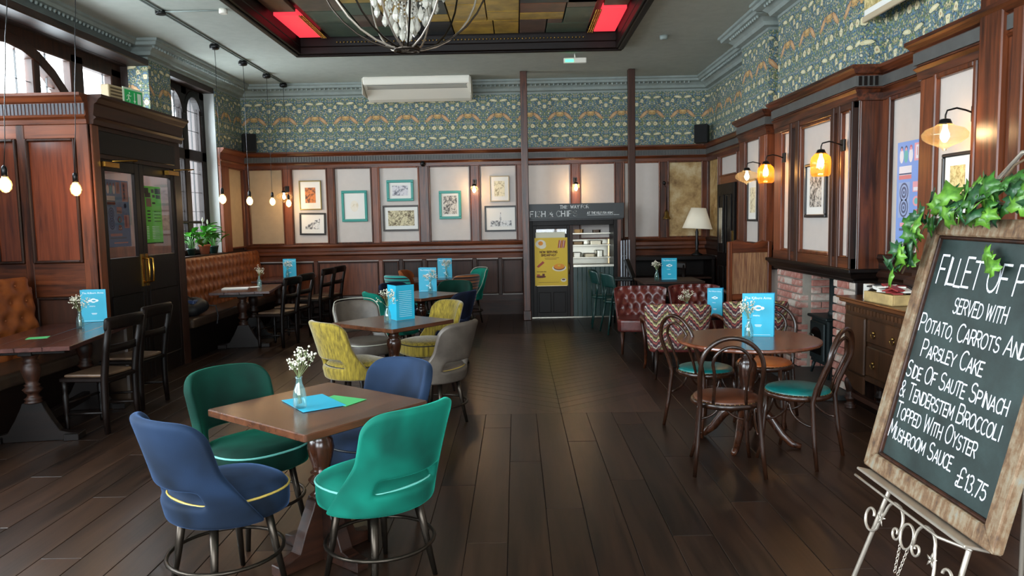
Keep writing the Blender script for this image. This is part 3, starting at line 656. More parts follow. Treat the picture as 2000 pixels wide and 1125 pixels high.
# =================================================================== FURNITURE
# ---- upholstered cut-out chairs (front is local +y)
def chair_meshes():
    me = {}
    # back shell: curved, flares upward, open slot low down; side wings sweep forward to the seat
    NU, NV = 20, 14
    def shell(u, v):
        s = u * 2 - 1
        a = (1.62 - .50 * min(1, v / .6) ** .9 - .02 * v) * s
        flare = .0 + .045 * v
        rx = .255 + flare * .5; ry = .24 + flare * .2
        lean = .115 * v ** 1.2
        z0 = .375; z1 = .855 - .075 * abs(s) ** 7 - .012 * s * s
        z = z0 + (z1 - z0) * v
        x = rx * math.sin(a); y = -ry * math.cos(a) - lean + .03
        return (x, y, z)
    def skip(i, j): return 5 <= i <= 14 and 3 <= j <= 4
    m = MB().grid(shell, NU, NV, skip=skip)
    me['back'] = m.mesh('backrest', MT['black'], solid=.045, sub=2, soff=0)
    # piping along the rim
    P = [shell(0, j / NV) for j in range(0, NV + 1)] + [shell(i / NU, 1) for i in range(1, NU)] + [shell(1, j / NV) for j in range(NV, -1, -1)]
    C0 = Vector((0, 0, 0)); PP = []
    for p in P:
        q = Vector(p); d = Vector((q.x, q.y, 0)).normalized(); PP.append(q + Vector((0, 0, .0 if len(PP) < NV or len(PP) > NV + NU else .018)))
    me['bpipe'] = MB().tube(PP, .0042, 5).mesh('piping', MT['black'])
    def se(t, a, b, n=2.6):
        c, s = math.cos(t), math.sin(t)
        x = a * math.copysign(abs(c) ** (2 / n), c); y = b * math.copysign(abs(s) ** (2 / n), s)
        if y < 0: y *= .92
        else: x *= 1.02
        return x, y + .02
    prof = [(.90, .37), (.985, .38), (1.0, .405), (1.0, .452), (.985, .478), (.93, .497), (.75, .51), (.4, .518), (0.001, .521)]
    n = 40; vs = []; fs = []
    for k, z in prof:
        for i in range(n):
            x, y = se(2 * PI * i / n, .243 * k, .243 * k); vs.append((x, y, z))
    fs = [(j * n + i, j * n + (i + 1) % n, (j + 1) * n + (i + 1) % n, (j + 1) * n + i) for j in range(len(prof) - 1) for i in range(n)] + [tuple(reversed(range(n)))]
    me['seat'] = MB().add(vs, fs, ID, True).mesh('seat', MT['black'])
    me['spipe'] = MB().tube([(*se(2 * PI * i / 40, .243, .243), .475) for i in range(40)], .0055, 6, True).mesh('seat_piping', MT['black'])
    me['leg'] = MB().tube([(0, 0, .38), (.032, .0, .19), (.07, 0, 0.0)], [.0195, .0165, .0115], 12).mesh('leg', MT['iron'])
    me['ring'] = MB().tube([(.245 * math.cos(2 * PI * k / 32), .245 * math.sin(2 * PI * k / 32), .19) for k in range(32)], .0088, 8, True).mesh('foot_ring', MT['iron'])
    return me
CM = chair_meshes(); _cc = {}
def cutout_chair(key, fabric, pipe, loc, deg, label, group, name='dining_chair', legm=None, ring=True, rim=False):
    r = thing(name, label, 'chair', (loc[0], loc[1], 0), math.radians(deg), group)
    def c(nm, k, m, **kw):
        kk = (k, m.name)
        if kk not in _cc:
            x = CM[k].copy(); x.materials.clear(); x.materials.append(m); _cc[kk] = x
        return link(nm, _cc[kk], r, **kw)
    c('seat', 'seat', fabric); c('seat_piping', 'spipe', pipe); b = c('backrest', 'back', fabric); 
    if rim: p = c('back_piping', 'bpipe', pipe); p.parent = b
    lm = legm or MT['iron']
    for a in (45, 135, 225, 315):
        q = math.radians(a); c('leg', 'leg', lm, loc=(.178 * math.cos(q), .178 * math.sin(q) + .005, 0), rz=q)
    if ring: c('foot_ring', 'ring', lm)
    return r
V = {}
V['blue'] = velvet('blue_velvet', '0d1622', '1e2f48', '4c6894'); V['navy'] = velvet('navy_velvet', '070b16', '111a30', '2c3c60')
V['teal'] = velvet('bright_teal_velvet', '04473b', '08705e', '2cc0a4'); V['bottle'] = velvet('bottle_green_velvet', '021d16', '04352a', '138a6c')
def chenille(name, c, hi, axis):
    t = NT(name); k = (60, 60, 3) if axis == 'z' else (60, 3, 60)
    f = t.noise(t.coord(k), 1.0, 4, .6); t.bump(f, .4, .004)
    return t.set(Base__Color=t.ramp(f, [(.3, c), (.7, hi)]), Roughness=.85, Sheen__Weight=.4, Sheen__Roughness=.4)
V['mustard'] = chenille('mustard_chenille', '57480a', 'a38c28', 'z')
V['taupe'] = leather('taupe_leather', '453d36', '5f564d', .45)
def striped(name, cols, sc=11.0):
    t = NT(name); v = t.coord((1, 1, 1)); sep = t.n('ShaderNodeSeparateXYZ', Vector=v)
    w = t.math('FRACT', t.math('MULTIPLY', sep.outputs[2], sc)); k = len(cols)
    nd = t.t.nodes.new('ShaderNodeValToRGB'); nd.color_ramp.interpolation = 'CONSTANT'; t.put(nd.inputs[0], w); e = nd.color_ramp.elements
    while len(e) < k: e.new(.5)
    for i, c in enumerate(cols): e[i].position = i / k; e[i].color = lin(c)
    return t.set(Base__Color=nd.outputs[0], Roughness=.8, Sheen__Weight=.3)
V['stripe_teal'] = striped('teal_striped_fabric', ['1c9c92', '0c3c42', '1c9c92', '101820'])
V['stripe_brown'] = striped('brown_striped_fabric', ['9a5a2c', '2a140c', '6b3d22', '1c0e0a'])
V['rust'] = velvet('rust_velvet', '5a2c14', '8a4a24')
PG = plain('gold_piping', 'b59a4a', .5); PB = plain('black_piping', '14161a', .5); PT = plain('pale_teal_piping', '6fc0b4', .6); PW = plain('pale_piping', 'b9b7a8', .6)
NEAR, MID, BK, FAR = 'velvet chairs round the nearest square table', 'chairs round the second square table', 'chairs round the third square table', 'chairs at the table by the back wall'
cutout_chair('a', V['blue'], PG, (-1.31, 3.19), -38, 'blue velvet chair with gold piped seat, seen from behind beside the nearest table', NEAR)
cutout_chair('b', V['teal'], PT, (-.645, 3.29), 50, 'bright teal velvet chair with cut-out back, seen from behind at the nearest table', NEAR)
cutout_chair('c', V['bottle'], PT, (-1.40, 3.84), -128, 'dark green velvet chair facing us at the far corner of the nearest table', NEAR)
cutout_chair('d', V['blue'], PB, (-.80, 3.93), 142, 'blue velvet chair half hidden behind the nearest table, back rising above its edge', NEAR)
DL = plain('black_wood_leg', '1a120e', .35)
cutout_chair('e', V['mustard'], PB, (-1.35, 6.05), -48, 'mustard chenille chair seen from behind at the second table', MID, legm=DL, ring=False)
cutout_chair('f', V['mustard'], PB, (-.86, 7.08), 128, 'mustard chenille chair showing its seat on the far side of the second table', MID, legm=DL, ring=False)
cutout_chair('g', V['taupe'], PG, (-.66, 5.86), 62, 'taupe leather chair seen from behind, drawn out from the second table', MID)
cutout_chair('h', V['taupe'], PW, (-1.46, 7.16), -140, 'taupe leather chair facing us behind the second table, pale piping on its back', MID, rim=True)
cutout_chair('i', V['teal'], PT, (-1.40, 8.40), -62, 'bright teal velvet chair with winged back behind the second table menu', BK)
cutout_chair('j', V['navy'], PB, (-1.40, 9.35), -130, 'navy velvet chair mostly hidden behind the turquoise menu card', BK)
cutout_chair('k', V['bottle'], PT, (-.88, 9.45), 160, 'dark green velvet chair, only its low back showing beyond the third table', BK)
cutout_chair('l', V['navy'], PB, (-.80, 8.35), 65, 'navy velvet chair seen from behind right of the third table', BK)
cutout_chair('m', V['stripe_teal'], PW, (-1.64, 11.12), -35, 'teal and black striped chair by the back wall', FAR)
cutout_chair('n', V['rust'], PG, (-1.55, 11.95), -100, 'rust coloured chair behind the striped teal chair by the back wall', FAR)
cutout_chair('o', V['stripe_brown'], PB, (-.88, 11.0), 40, 'brown striped chair with rounded back near the back wall', FAR)
cutout_chair('p', V['teal'], PW, (-.80, 11.9), 120, 'teal velvet chair with pale piping standing furthest back by the panelling', FAR, rim=True)

# ---- pedestal tables
MT['top_brown'] = wood('brown_table_top', '3c2216', '6b412a', 'x', .26, .7, .0, .4, .04)
MT['top_dark'] = wood('dark_oak_table_top', '2a1510', '55302a', 'y', .24, .7, .0, .4, .06)
MT['col'] = wood('dark_polished_column', '1a0c07', '4a2818', 'z', .22, 1, .1, .2, .03)
def turned(mb, z0, z1, r, M=ID, n=16):
    h = z1 - z0
    prof = [(0, 1.0), (.02, 1.0), (.05, .8), (.08, 1.05), (.12, .7), (.17, .62), (.22, .9), (.27, 1.15), (.33, .75), (.36, .95), (.39, .7), (.46, .8), (.56, 1.0), (.66, 1.12), (.76, 1.02), (.82, .7), (.85, .92), (.88, .72), (.93, .9), (.97, 1.05), (1, 1.05)]
    return mb.lathe([(r * k, z0 + h * t) for t, k in prof], n, M)
def trestle_foot(mb, L, y, M=ID, th=.07):
    # shaped bracket foot along x
    prof = [(-L / 2, 0), (L / 2, 0), (L / 2, .05), (L / 2 - .05, .055), (L * .30, .075), (.13, .17), (.085, .26), (.07, .30), (-.07, .30), (-.085, .26), (-.13, .17), (-L * .30, .075), (-L / 2 + .05, .055), (-L / 2, .05)]
    Mx = M @ T(0, y, 0) @ Matrix(((1, 0, 0, 0), (0, 0, 1, 0), (0, 1, 0, 0), (0, 0, 0, 1)))
    mb.prism(prof, -th / 2, th / 2, Mx)
def square_table(loc, deg, label, size=(.72, .76), mat='top_brown', group=None):
    r = thing('pedestal_table', label, 'table', (loc[0], loc[1], 0), math.radians(deg), group)
    a, b = size
    MB().prism(rrect(a, b, .012, 2), .718, .752).build('table_top', MT[mat], r, bev=.004)
    MB().box(-.22, .22, -.06, .06, .68, .718).box(-.06, .06, -.22, .22, .68, .718).build('top_bearer', MT['dark_x'], r, bev=.004)
    turned(MB(), .28, .68, .058).build('column', MT['col'], r)
    m = MB(); trestle_foot(m, .56, 0); m.build('foot', MT['dark_x'], r, bev=.004)
    m = MB(); trestle_foot(m, .56, 0, RZ(PI / 2)); m.build('foot', MT['dark_x'], r, bev=.004)
    return r
square_table((-.965, 3.53), 52, 'nearest square brown pedestal table with turquoise card and flowers on it')
square_table((-1.10, 6.55), 52, 'second square brown pedestal table between mustard and taupe chairs', (.74, .78))
square_table((-1.16, 8.95), 52, 'third square brown pedestal table between teal and navy chairs', (.74, .74))
square_table((-1.24, 11.45), 10, 'square brown pedestal table by the back wall panelling', (.7, .7))
def trestle_table(loc, deg, label, L=1.3, Wd=.74, group=None):
    r = thing('trestle_table', label, 'table', (loc[0], loc[1], 0), math.radians(deg), group)
    for i in range(4):
        w = Wd / 4; MB().box(-Wd / 2 + i * w + .001, -Wd / 2 + (i + 1) * w - .001, -L / 2, L / 2, .722, .755).build('plank', MT['top_dark'], r, bev=.003)
    MB().box(-.05, .05, -L * .4, L * .4, .67, .722).box(-.28, .28, -L * .36 - .05, -L * .36 + .05, .68, .722).box(-.28, .28, L * .36 - .05, L * .36 + .05, .68, .722).build('apron', MT['black_y'], r, bev=.004)
    for y in (-L * .34, L * .34):
        for x in (-.0,): turned(MB(), .3, .68, .062, T(x, y, 0)).build('column', MT['dark_z'], r)
        m = MB(); trestle_foot(m, .62, y); m.box(-.33, -.22, y - .07, y + .07, 0, .05).box(.22, .33, y - .07, y + .07, 0, .05); m.build('foot', MT['black_x'], r, bev=.004)
    MB().box(-.03, .03, -L * .34, L * .34, .1, .17).build('stretcher', MT['black_y'], r, bev=.004)
    return r
trestle_table((-3.80, 6.10), 9, 'dark plank trestle table by the tan bench with a small green card on it', 1.46, .76)
trestle_table((-3.72, 10.25), 10, 'dark trestle table with white papers and flower vase by the far tan bench', 1.2, .76)
trestle_table((-3.75, 12.05), 2, 'dark trestle table in the far left corner with a turquoise menu', 1.15, .74)

# ---- dark wooden side chairs (front is local +y)
def wood_chair_proto():
    r = thing('wooden_chair', '', 'chair')
    BK_ = MT['black_z']
    seat = MB().prism([(-.19, -.19), (.19, -.19), (.225, .2), (-.225, .2)], .41, .445).build('seat_frame', MT['black_x'], r, bev=.008)
    MB().prism([(-.165, -.165), (.165, -.165), (.198, .175), (-.198, .175)], .445, .47).build('seat_pad', leather('worn_brown_leather', '3c2a20', '6e5540', .4), r, bev=.015, seg=2)
    for s in (-1, 1):
        MB().tube([(s * .195, -.175, .0), (s * .19, -.165, .2), (s * .185, -.17, .44), (s * .19, -.2, .65), (s * .2, -.255, .9)], [.02, .024, .026, .025, .022], 8, flat=1.25).build('leg', BK_, r)
        m = MB().lathe([(.014, 0), (.017, .03), (.021, .12), (.016, .14), (.022, .17), (.024, .3), (.017, .32), (.022, .35), (.022, .42)], 10, T(s * .2, .17, 0)); m.build('leg', BK_, r)
        MB().cyl((s * .195, -.165, .17), (s * .2, .17, .15), .011, 8).build('stretcher', MT['black_y'], r)
    MB().cyl((-.2, .17, .24), (.2, .17, .24), .011, 8).build('stretcher', MT['black_x'], r)
    # crest rail, curved, with rolled ends
    m = MB()
    def crest(u, v):
        s = u * 2 - 1; return (s * .235, -.225 - .055 * (1 - s * s) - .012 * v, .815 + .11 * v + .012 * (1 - s * s))
    m.grid(crest, 12, 3); m.build('crest_rail', MT['black_x'], r, solid=.034, sub=1, soff=0)
    m = MB()
    def mid(u, v):
        s = u * 2 - 1; return (s * .19, -.195 - .035 * (1 - s * s), .64 + .06 * v)
    m.grid(mid, 8, 1).build('cross_rail', MT['black_x'], r, solid=.018, soff=0)
    return r
WCH = []
wc0 = wood_chair_proto()
def wooden_chair(x, y, deg, label, first=[]):
    o = wc0 if not first else copy_tree(wc0); first.append(1)
    place(o, (x, y, 0), math.radians(deg), label, 'dark wooden chairs at the bench tables'); return o
wooden_chair(-3.40, 5.98, 82, 'black wooden chair with brown leather seat, nearer of two at the near trestle table')
wooden_chair(-3.50, 6.72, 84, 'black wooden chair, farther of two at the near trestle table, beside the lobby doors')
wooden_chair(-3.22, 9.95, 78, 'black wooden chair at the papers table, nearest of the four by the far bench')
wooden_chair(-3.22, 10.6, 80, 'black wooden chair, second of the four by the far bench')
wooden_chair(-3.2, 11.75, 80, 'black wooden chair, third of the four by the far bench')
wooden_chair(-3.15, 12.3, 80, 'black wooden chair standing in the corner furthest back by the bench table')

# ---- tufted benches along the left wall
MT['tan'] = leather('tan_buttoned_leather', '6a3414', '8e4e22', .42)
MT['bench_seat'] = leather('dark_brown_bench_leather', '2a1e18', '463628', .35)
def bench(y0, y1, label, n, bx=-4.5):
    L = y1 - y0; r = thing('upholstered_bench', label, 'bench', (bx, y0, 0), 0)
    # tufted back: local x out, y along
    nu = n * 6; nv = 36; rows = 5; pitch = L / n
    def f(u, v):
        y = u * L; t = v * rows
        d = 1e9
        for j in range(-1, rows + 2):
            for off in (0,):
                cy = (round(y / pitch - (.5 if j % 2 else 0)) + (.5 if j % 2 else 0)) * pitch
                dd = ((y - cy) / pitch) ** 2 * 1.6 + (t - j - .5) ** 2 * 1.1
                d = min(d, dd)
        dep = .038 * (1 - math.exp(-d * 9)); edge = .03 * (max(0, abs(v - .5) * 2 - .86) / .14) ** 2
        eu = min(u, 1 - u) * L; edge += .05 * max(0, 1 - eu / .05) ** 2
        return (.16 - .10 * v + dep - edge, y, .47 + v * .72)
    m = MB().grid(f, nu, nv); m.build('backrest', MT['tan'], r)
    MB().box(-.2, .1, 0, L, .3, 1.1).box(-.2, .06, .0, L, 1.08, 1.17).build('back_frame', MT['tan'], r, bev=.03, seg=2)
    m = MB(); 
    for j in range(rows):
        for i in range(n + 1):
            y = (i + (.5 if j % 2 else 0)) * pitch
            if .05 < y < L - .05: m.ball((.165 - .10 * (j + .5) / rows, y, .47 + (j + .5) / rows * .72), .012, 6, 4)
    tag(m.build('buttons', MT['tan'], r), kind='stuff')
    MB().box(.05, .58, 0, L, .38, .5).build('seat', MT['bench_seat'], r, bev=.035, seg=3)
    MB().box(.0, .53, 0, L, 0, .38).build('plinth', MT['black_y'], r, bev=.006)
    return r
bench(4.3, 6.84, 'tan buttoned leather bench in front of the mahogany lobby', 12, -4.56)
bench(8.95, 12.8, 'long tan buttoned leather bench under the leaded window', 26)
o = MB().box(-3.98, -3.62, 6.84, 6.965, 0.0, .76).build('bench_end_cushion', MT['bench_seat'], bev=.03, seg=2); tag(o, 'low dark leather bench end against the lobby panelling', 'bench')

# ---- bentwood cafe chairs (front is local +y)
MT['bent'] = wood('dark_bentwood', '140a06', '3c2012', 'z', .24, 1, .1, .3, .03)
def bentwood(x, y, deg, pad, label, me={}):
    r = thing('bentwood_chair', label, 'chair', (x, y, 0), math.radians(deg), 'bentwood chairs round the round table')
    if not me:
        # outer hoop running down into the back legs
        P = []
        for t in range(0, 21):
            a = PI * t / 20; P.append((-.185 * math.cos(a), -.205 - .07 - .03 * math.sin(a), .70 + .19 * math.sin(a)))
        left = [(-.215, -.225, 0), (-.195, -.195, .2), (-.178, -.175, .43), (-.182, -.2, .52), (-.188, -.25, .64)]
        pts = left + P + [(-a, b, c) for a, b, c in reversed(left)]
        rr = [.0125, .015, .0165, .016, .0155] + [.0145] * 21 + [.0155, .016, .0165, .015, .0125]
        me['hoop'] = MB().tube(pts, rr, 10).mesh('back_hoop', MT['bent'])
        P2 = [(-.10, -.178, .455), (-.095, -.2, .54), (-.10, -.25, .66)] + [(-.112 * math.cos(PI * t / 16), -.27 - .028 * math.sin(PI * t / 16), .72 + .115 * math.sin(PI * t / 16)) for t in range(17)] + [(.10, -.25, .66), (.095, -.2, .54), (.10, -.178, .455)]
        me['inner'] = MB().tube(P2, .0105, 8).mesh('inner_hoop', MT['bent'])
        me['rim'] = MB().tube([(.2 * math.cos(2 * PI * k / 32), .2 * math.sin(2 * PI * k / 32) * .98, .44) for k in range(32)], .022, 10, True, flat=1.0).mesh('seat_rim', MT['bent'])
        me['pad'] = MB().lathe([(.205, .45), (.207, .462), (.2, .474), (.17, .484), (.1, .49), (.001, .492)], 32).mesh('seat_pad', MT['black'])
        nm = MB()
        for k in range(44): nm.ball((.207 * math.cos(2 * PI * k / 44), .207 * math.sin(2 * PI * k / 44), .457), .0045, 5, 3)
        me['nails'] = nm.mesh('nail_trim', MT['old_brass'])
        me['leg'] = MB().tube([(.145, .145, .44), (.155, .155, .3), (.165, .17, .12), (.185, .2, 0)], [.0165, .0155, .0135, .0115], 10).mesh('leg', MT['bent'])
        # curved braces under the seat
        br = MB()
        for s in (-1, 1):
            br.tube([(s * .172, -.18, .27)] + [(s * (.175 - .0 * t), -.18 + .16 * math.sin(PI / 2 * t / 8), .27 + .145 * (1 - math.cos(PI / 2 * t / 8)) ) for t in range(1, 9)], .008, 6)
            br.tube([(s * .158, .155, .27)] + [(s * .158, .155 - .16 * math.sin(PI / 2 * t / 8), .27 + .145 * (1 - math.cos(PI / 2 * t / 8))) for t in range(1, 9)], .008, 6)
        br.tube([(-.158, .155, .27)] + [(-.158 + .158 * math.sin(PI / 2 * t / 8), .165, .27 + .145 * (1 - math.cos(PI / 2 * t / 8))) for t in range(1, 9)] + [(.158 - .158 * math.sin(PI / 2 * t / 8), .165, .27 + .145 * (1 - math.cos(PI / 2 * t / 8))) for t in range(8, -1, -1)], .008, 6)
        me['brace'] = br.mesh('brace', MT['bent'])
    link('back_hoop', me['hoop'], r); link('inner_hoop', me['inner'], r); link('seat_rim', me['rim'], r)
    k = 'pad' + pad.name
    if k not in me:
        x_ = me['pad'].copy(); x_.materials.clear(); x_.materials.append(pad); me[k] = x_
    link('seat_pad', me[k], r); link('nail_trim', me['nails'], r)
    link('leg', me['leg'], r)
    g = link('leg', me['leg'], r); g.rotation_euler = (0, 0, PI / 2)
    link('brace', me['brace'], r)
    return r
PT1 = leather('teal_leather', '07494a', '0e6e6a', .3); PB1 = leather('brown_leather', '3a1e12', '5c3220', .3); PO1 = leather('orange_brown_leather', '8a4218', 'b8652c', .3)
bentwood(1.43, 5.66, -62, PT1, 'bentwood cafe chair with teal seat on the aisle side of the round table')
bentwood(1.33, 4.74, -8, PB1, 'bentwood cafe chair with brown seat, seen from behind in front of the round table')
bentwood(1.86, 4.92, 46, PT1, 'bentwood cafe chair with teal seat beside the sideboard')
bentwood(1.95, 5.86, 150, PO1, 'bentwood cafe chair with orange brown seat on the far side of the round table')
r = thing('round_table', 'round reddish brown pedestal table with a tall turquoise menu on it', 'table', (1.63, 5.26, 0), 0)
MT['top_red'] = wood('reddish_table_top', '4a2416', '84482c', 'y', .24, .7, 0, .4, .04)
MB().lathe([(.44, .722), (.485, .727), (.495, .737), (.493, .748), (.485, .753), (.001, .753)], 56, smooth=False).build('table_top', MT['top_red'], r)
MB().lathe([(.16, .7), (.16, .722)], 24, smooth=False).build('top_bearer', MT['dark_x'], r)
turned(MB(), .2, .7, .06, n=20).build('column', MT['col'], r)
MB().lathe([(.001, .08), (.03, .09), (.045, .12), (.03, .15), (.05, .2)], 16).build('finial', MT['dark_z'], r)
for k in range(4):
    a = PI / 4 + k * PI / 2 + .25
    P = [(0.03, 0, .25), (.1, 0, .25), (.17, 0, .19), (.24, 0, .09), (.31, 0, .03), (.37, 0, .018)]
    MB().tube(P, [.032, .032, .03, .027, .024, .018], 8, flat=1.1).build('foot', MT['col'], r, rz=a)

# ---- low tufted tub chairs and flame-stitch chairs
MT['maroon'] = leather('maroon_leather', '3a1512', '6a2c26', .3)
def tub_proto(name, zig=None, arms=False):
    r = thing(name, '', 'chair')
    NU, NV = 48, 30
    def f(u, v):
        s = u * 2 - 1; w = .27 + .05 * v; wing = .10 * abs(s) ** 3
        y = -.20 + wing - .09 * v; z = .36 + .41 * v - .025 * abs(s) ** 4
        if not zig:
            xs = s * 3.0; t = v * 3.6; d = 9
            for j in range(5):
                c = round(xs - (.5 if j % 2 else 0)) + (.5 if j % 2 else 0); d = min(d, (xs - c) ** 2 * 1.7 + (t - j - .3) ** 2)
            y += .03 * (1 - math.exp(-d * 7)) - .02
        return (s * w, y, z)
    MB().grid(f, NU, NV).build('backrest', MT['maroon'], r)
    def bk(u, v):
        s = u * 2 - 1; w = .285 + .05 * v; return (s * w, -.245 + .09 * abs(s) ** 3 - .09 * v, .30 + .475 * v - .02 * abs(s) ** 4)
    back = MB().grid(bk, 12, 6); back.build('back_panel', zig or MT['maroon'], r, solid=.045, sub=1, soff=1 if False else -.2)
    if not zig:
        m = MB()
        for j in range(4):
            for i in range(-3, 4):
                s = (i + (.5 if j % 2 else 0)) / 3.0; v = (j + .3) / 3.6
                if abs(s) < .95: p = f((s + 1) / 2, v); m.ball((p[0], p[1] + .004, p[2]), .011, 6, 4)
        tag(m.build('buttons', MT['maroon'], r), kind='stuff')
    MB().prism(rrect(.56, .52, .07, 4), .27, .42).build('seat', MT['maroon'], r, loc=(0, .04, 0), bev=.03, seg=3)
    for sx in (-1, 1):
        MB().tube([(sx * .22, .24, .28), (sx * .225, .25, .0)], [.022, .014], 8).build('leg', MT['dark_z'], r)
        MB().tube([(sx * .2, -.2, .30), (sx * .22, -.25, .0)], [.022, .014], 8).build('leg', MT['dark_z'], r)
        if arms:
            MB().tube([(sx * .29, -.16, .56), (sx * .33, -.02, .585), (sx * .345, .12, .575), (sx * .34, .2, .55), (sx * .335, .215, .5), (sx * .32, .17, .42), (sx * .31, .16, .33), (sx * .3, .2, .2), (sx * .3, .25, .08), (sx * .31, .29, .015)],
                      [.018, .02, .022, .022, .02, .017, .017, .018, .014, .018], 8).build('arm', MT['wood_z'], r)
    return r
def zigzag():
    t = NT('flame_stitch_fabric'); sep = t.n('ShaderNodeSeparateXYZ', Vector=t.coord((1, 1, 1))); M = t.math
    x, z = sep.outputs[0], sep.outputs[2]
    big = M('ABSOLUTE', M('SUBTRACT', M('FRACT', M('MULTIPLY', x, 4.6)), .5)); sm = M('ABSOLUTE', M('SUBTRACT', M('FRACT', M('MULTIPLY', x, 34.0)), .5))
    v = M('FRACT', M('MULTIPLY', M('ADD', M('ADD', z, M('MULTIPLY', big, .26)), M('MULTIPLY', sm, .03)), 6.4))
    nd = t.t.nodes.new('ShaderNodeValToRGB'); nd.color_ramp.interpolation = 'CONSTANT'; t.put(nd.inputs[0], v); e = nd.color_ramp.elements
    cols = ['43222a', '94483e', '4c2a32', 'b4a880', '6e6a3c', '34201f', '7c5238', '54364a', 'a8a292', '40242c']
    while len(e) < len(cols): e.new(.5)
    for i, c in enumerate(cols): e[i].position = i / len(cols); e[i].color = lin(c)
    return t.set(Base__Color=nd.outputs[0], Roughness=.8)
ZZ = zigzag()
tb = tub_proto('tub_chair'); place(tb, (1.50, 9.05, 0), math.radians(172), 'maroon buttoned leather tub chair facing us, next to the aisle', 'maroon buttoned tub chairs')
tb2 = copy_tree(tb); place(tb2, (2.24, 9.15, 0), math.radians(185), 'maroon buttoned leather tub chair facing us, next to the wicker-backed armchair', 'maroon buttoned tub chairs')
zz = tub_proto('flame_stitch_chair', ZZ, True); place(zz, (1.62, 7.6, 0), math.radians(-8), 'zigzag fabric backed armchair beside the aisle, carved wooden arm showing', 'zigzag backed chairs')
zz2 = copy_tree(zz); place(zz2, (2.42, 7.75, 0), math.radians(-4), 'zigzag fabric backed armchair behind the tall turquoise menu', 'zigzag backed chairs')
r = thing('low_table', 'low black table between the zigzag and maroon chairs', 'table', (2.05, 8.22, 0), 0)
MB().box(-.42, .42, -.28, .28, .515, .55).build('table_top', MT['black_x'], r, bev=.004)
for sx in (-1, 1):
    for sy in (-1, 1): MB().box(sx * .36 - .025, sx * .36 + .025, sy * .22 - .025, sy * .22 + .025, 0, .515).build('leg', MT['black_z'], r, bev=.003)
# ---- dark dining table at the back right with its stools
r = thing('dining_table', 'dark wooden dining table at the back right with turquoise menu', 'table', (2.12, 10.45, 0), 0)
MB().box(-.42, .42, -.38, .38, .72, .75).build('table_top', MT['dark_x'], r, bev=.004)
for sx in (-1, 1):
    for sy in (-1, 1): turned(MB(), 0, .72, .035, T(sx * .35, sy * .3, 0), 10).build('leg', MT['dark_z'], r)
MB().box(-.36, .36, -.32, .32, .63, .72).build('apron', MT['black_x'], r, bev=.004)
wo = copy_tree(wc0); place(wo, (2.35, 11.25, 0), math.radians(175), 'brown wooden chair behind the dark dining table at the back right')
wo['group'] = 'dark wooden chairs at the back right'
# green painted bentwood stools-with-backs by the kitchen hatch
def green_chair(x, y, deg, label, me={}):
    r = thing('green_chair', label, 'chair', (x, y, 0), math.radians(deg), 'green painted chairs by the kitchen hatch')
    Gp = MT['green_paint']
    if not me:
        def bk(u, v):
            s = u * 2 - 1; return (.2 * math.sin(s * 1.25), -.2 * math.cos(s * 1.25) - .05 * v, .66 + .2 * v - .03 * abs(s) ** 4)
        me['b'] = MB().grid(bk, 12, 4).mesh('backrest', Gp, solid=.02, sub=1, soff=0)
        me['s'] = MB().lathe([(.17, .43), (.205, .44), (.205, .46), (.18, .475), (.001, .475)], 24).mesh('seat', Gp)
        me['l'] = MB().tube([(.13, .13, .44), (.2, .2, 0)], [.016, .012], 8).mesh('leg', Gp)
        me['p'] = MB().tube([(.16, -.13, .45), (.18, -.1, .7)], .011, 8).tube([(-.16, -.13, .45), (-.18, -.1, .7)], .011, 8).tube([(.06, -.19, .45), (.06, -.2, .68)], .009, 8).tube([(-.06, -.19, .45), (-.06, -.2, .68)], .009, 8).mesh('back_posts', Gp)
    link('backrest', me['b'], r); link('seat', me['s'], r); link('back_posts', me['p'], r)
    for k in range(4): link('leg', me['l'], r, rz=k * PI / 2)
    return r
green_chair(1.32, 11.2, -95, 'dark green painted chair, farther of two beside the kitchen hatch')
green_chair(1.42, 10.55, -80, 'dark green painted chair, nearer of two beside the kitchen hatch')
# ---- tall wicker-backed armchair
r = thing('wicker_back_armchair', 'tall mahogany armchair with woven cane back beside the fireplace', 'armchair', (2.66, 8.55, 0), math.radians(8)); r.scale = (.82, .9, 1)
t = NT('woven_cane'); f = t.noise(t.coord((70, 70, 5)), 1, 4); t.bump(f, .6, .01)
t.set(Base__Color=t.ramp(f, [(.3, '5a3420'), (.7, '96704c')]), Roughness=.6)
for s in (-1, 1):
    MB().box(s * .29 - .03, s * .29 + .03, -.03, .03, 0, 1.33).build('post', MT['wood_z'], r, bev=.008)
    MB().tube([(s * .29, 0, .74), (s * .3, .2, .76), (s * .31, .42, .73), (s * .31, .47, .68)], [.022, .024, .026, .02], 8).build('arm', MT['dark_y'], r)
    MB().box(s * .29 - .025, s * .29 + .025, .42, .47, 0, .72).build('leg', MT['dark_z'], r, bev=.006)
MB().prism([(-.27, 0), (.27, 0), (.27, .12), (.18, .14), (.06, .10), (-.06, .12), (-.18, .15), (-.27, .13)], -.02, .02, T(0, 0, 1.2) @ RX(PI / 2)).build('top_rail', MT['wood_x'], r, bev=.006)
MB().box(-.27, .27, -.02, .02, .66, .73).build('bottom_rail', MT['wood_x'], r, bev=.006)
MB().box(-.26, .26, -.008, .008, .73, 1.2).build('cane_panel', t.m, r)
MB().box(-.28, .28, 0, .46, .40, .48).build('seat', MT['maroon'], r, bev=.02, seg=2)
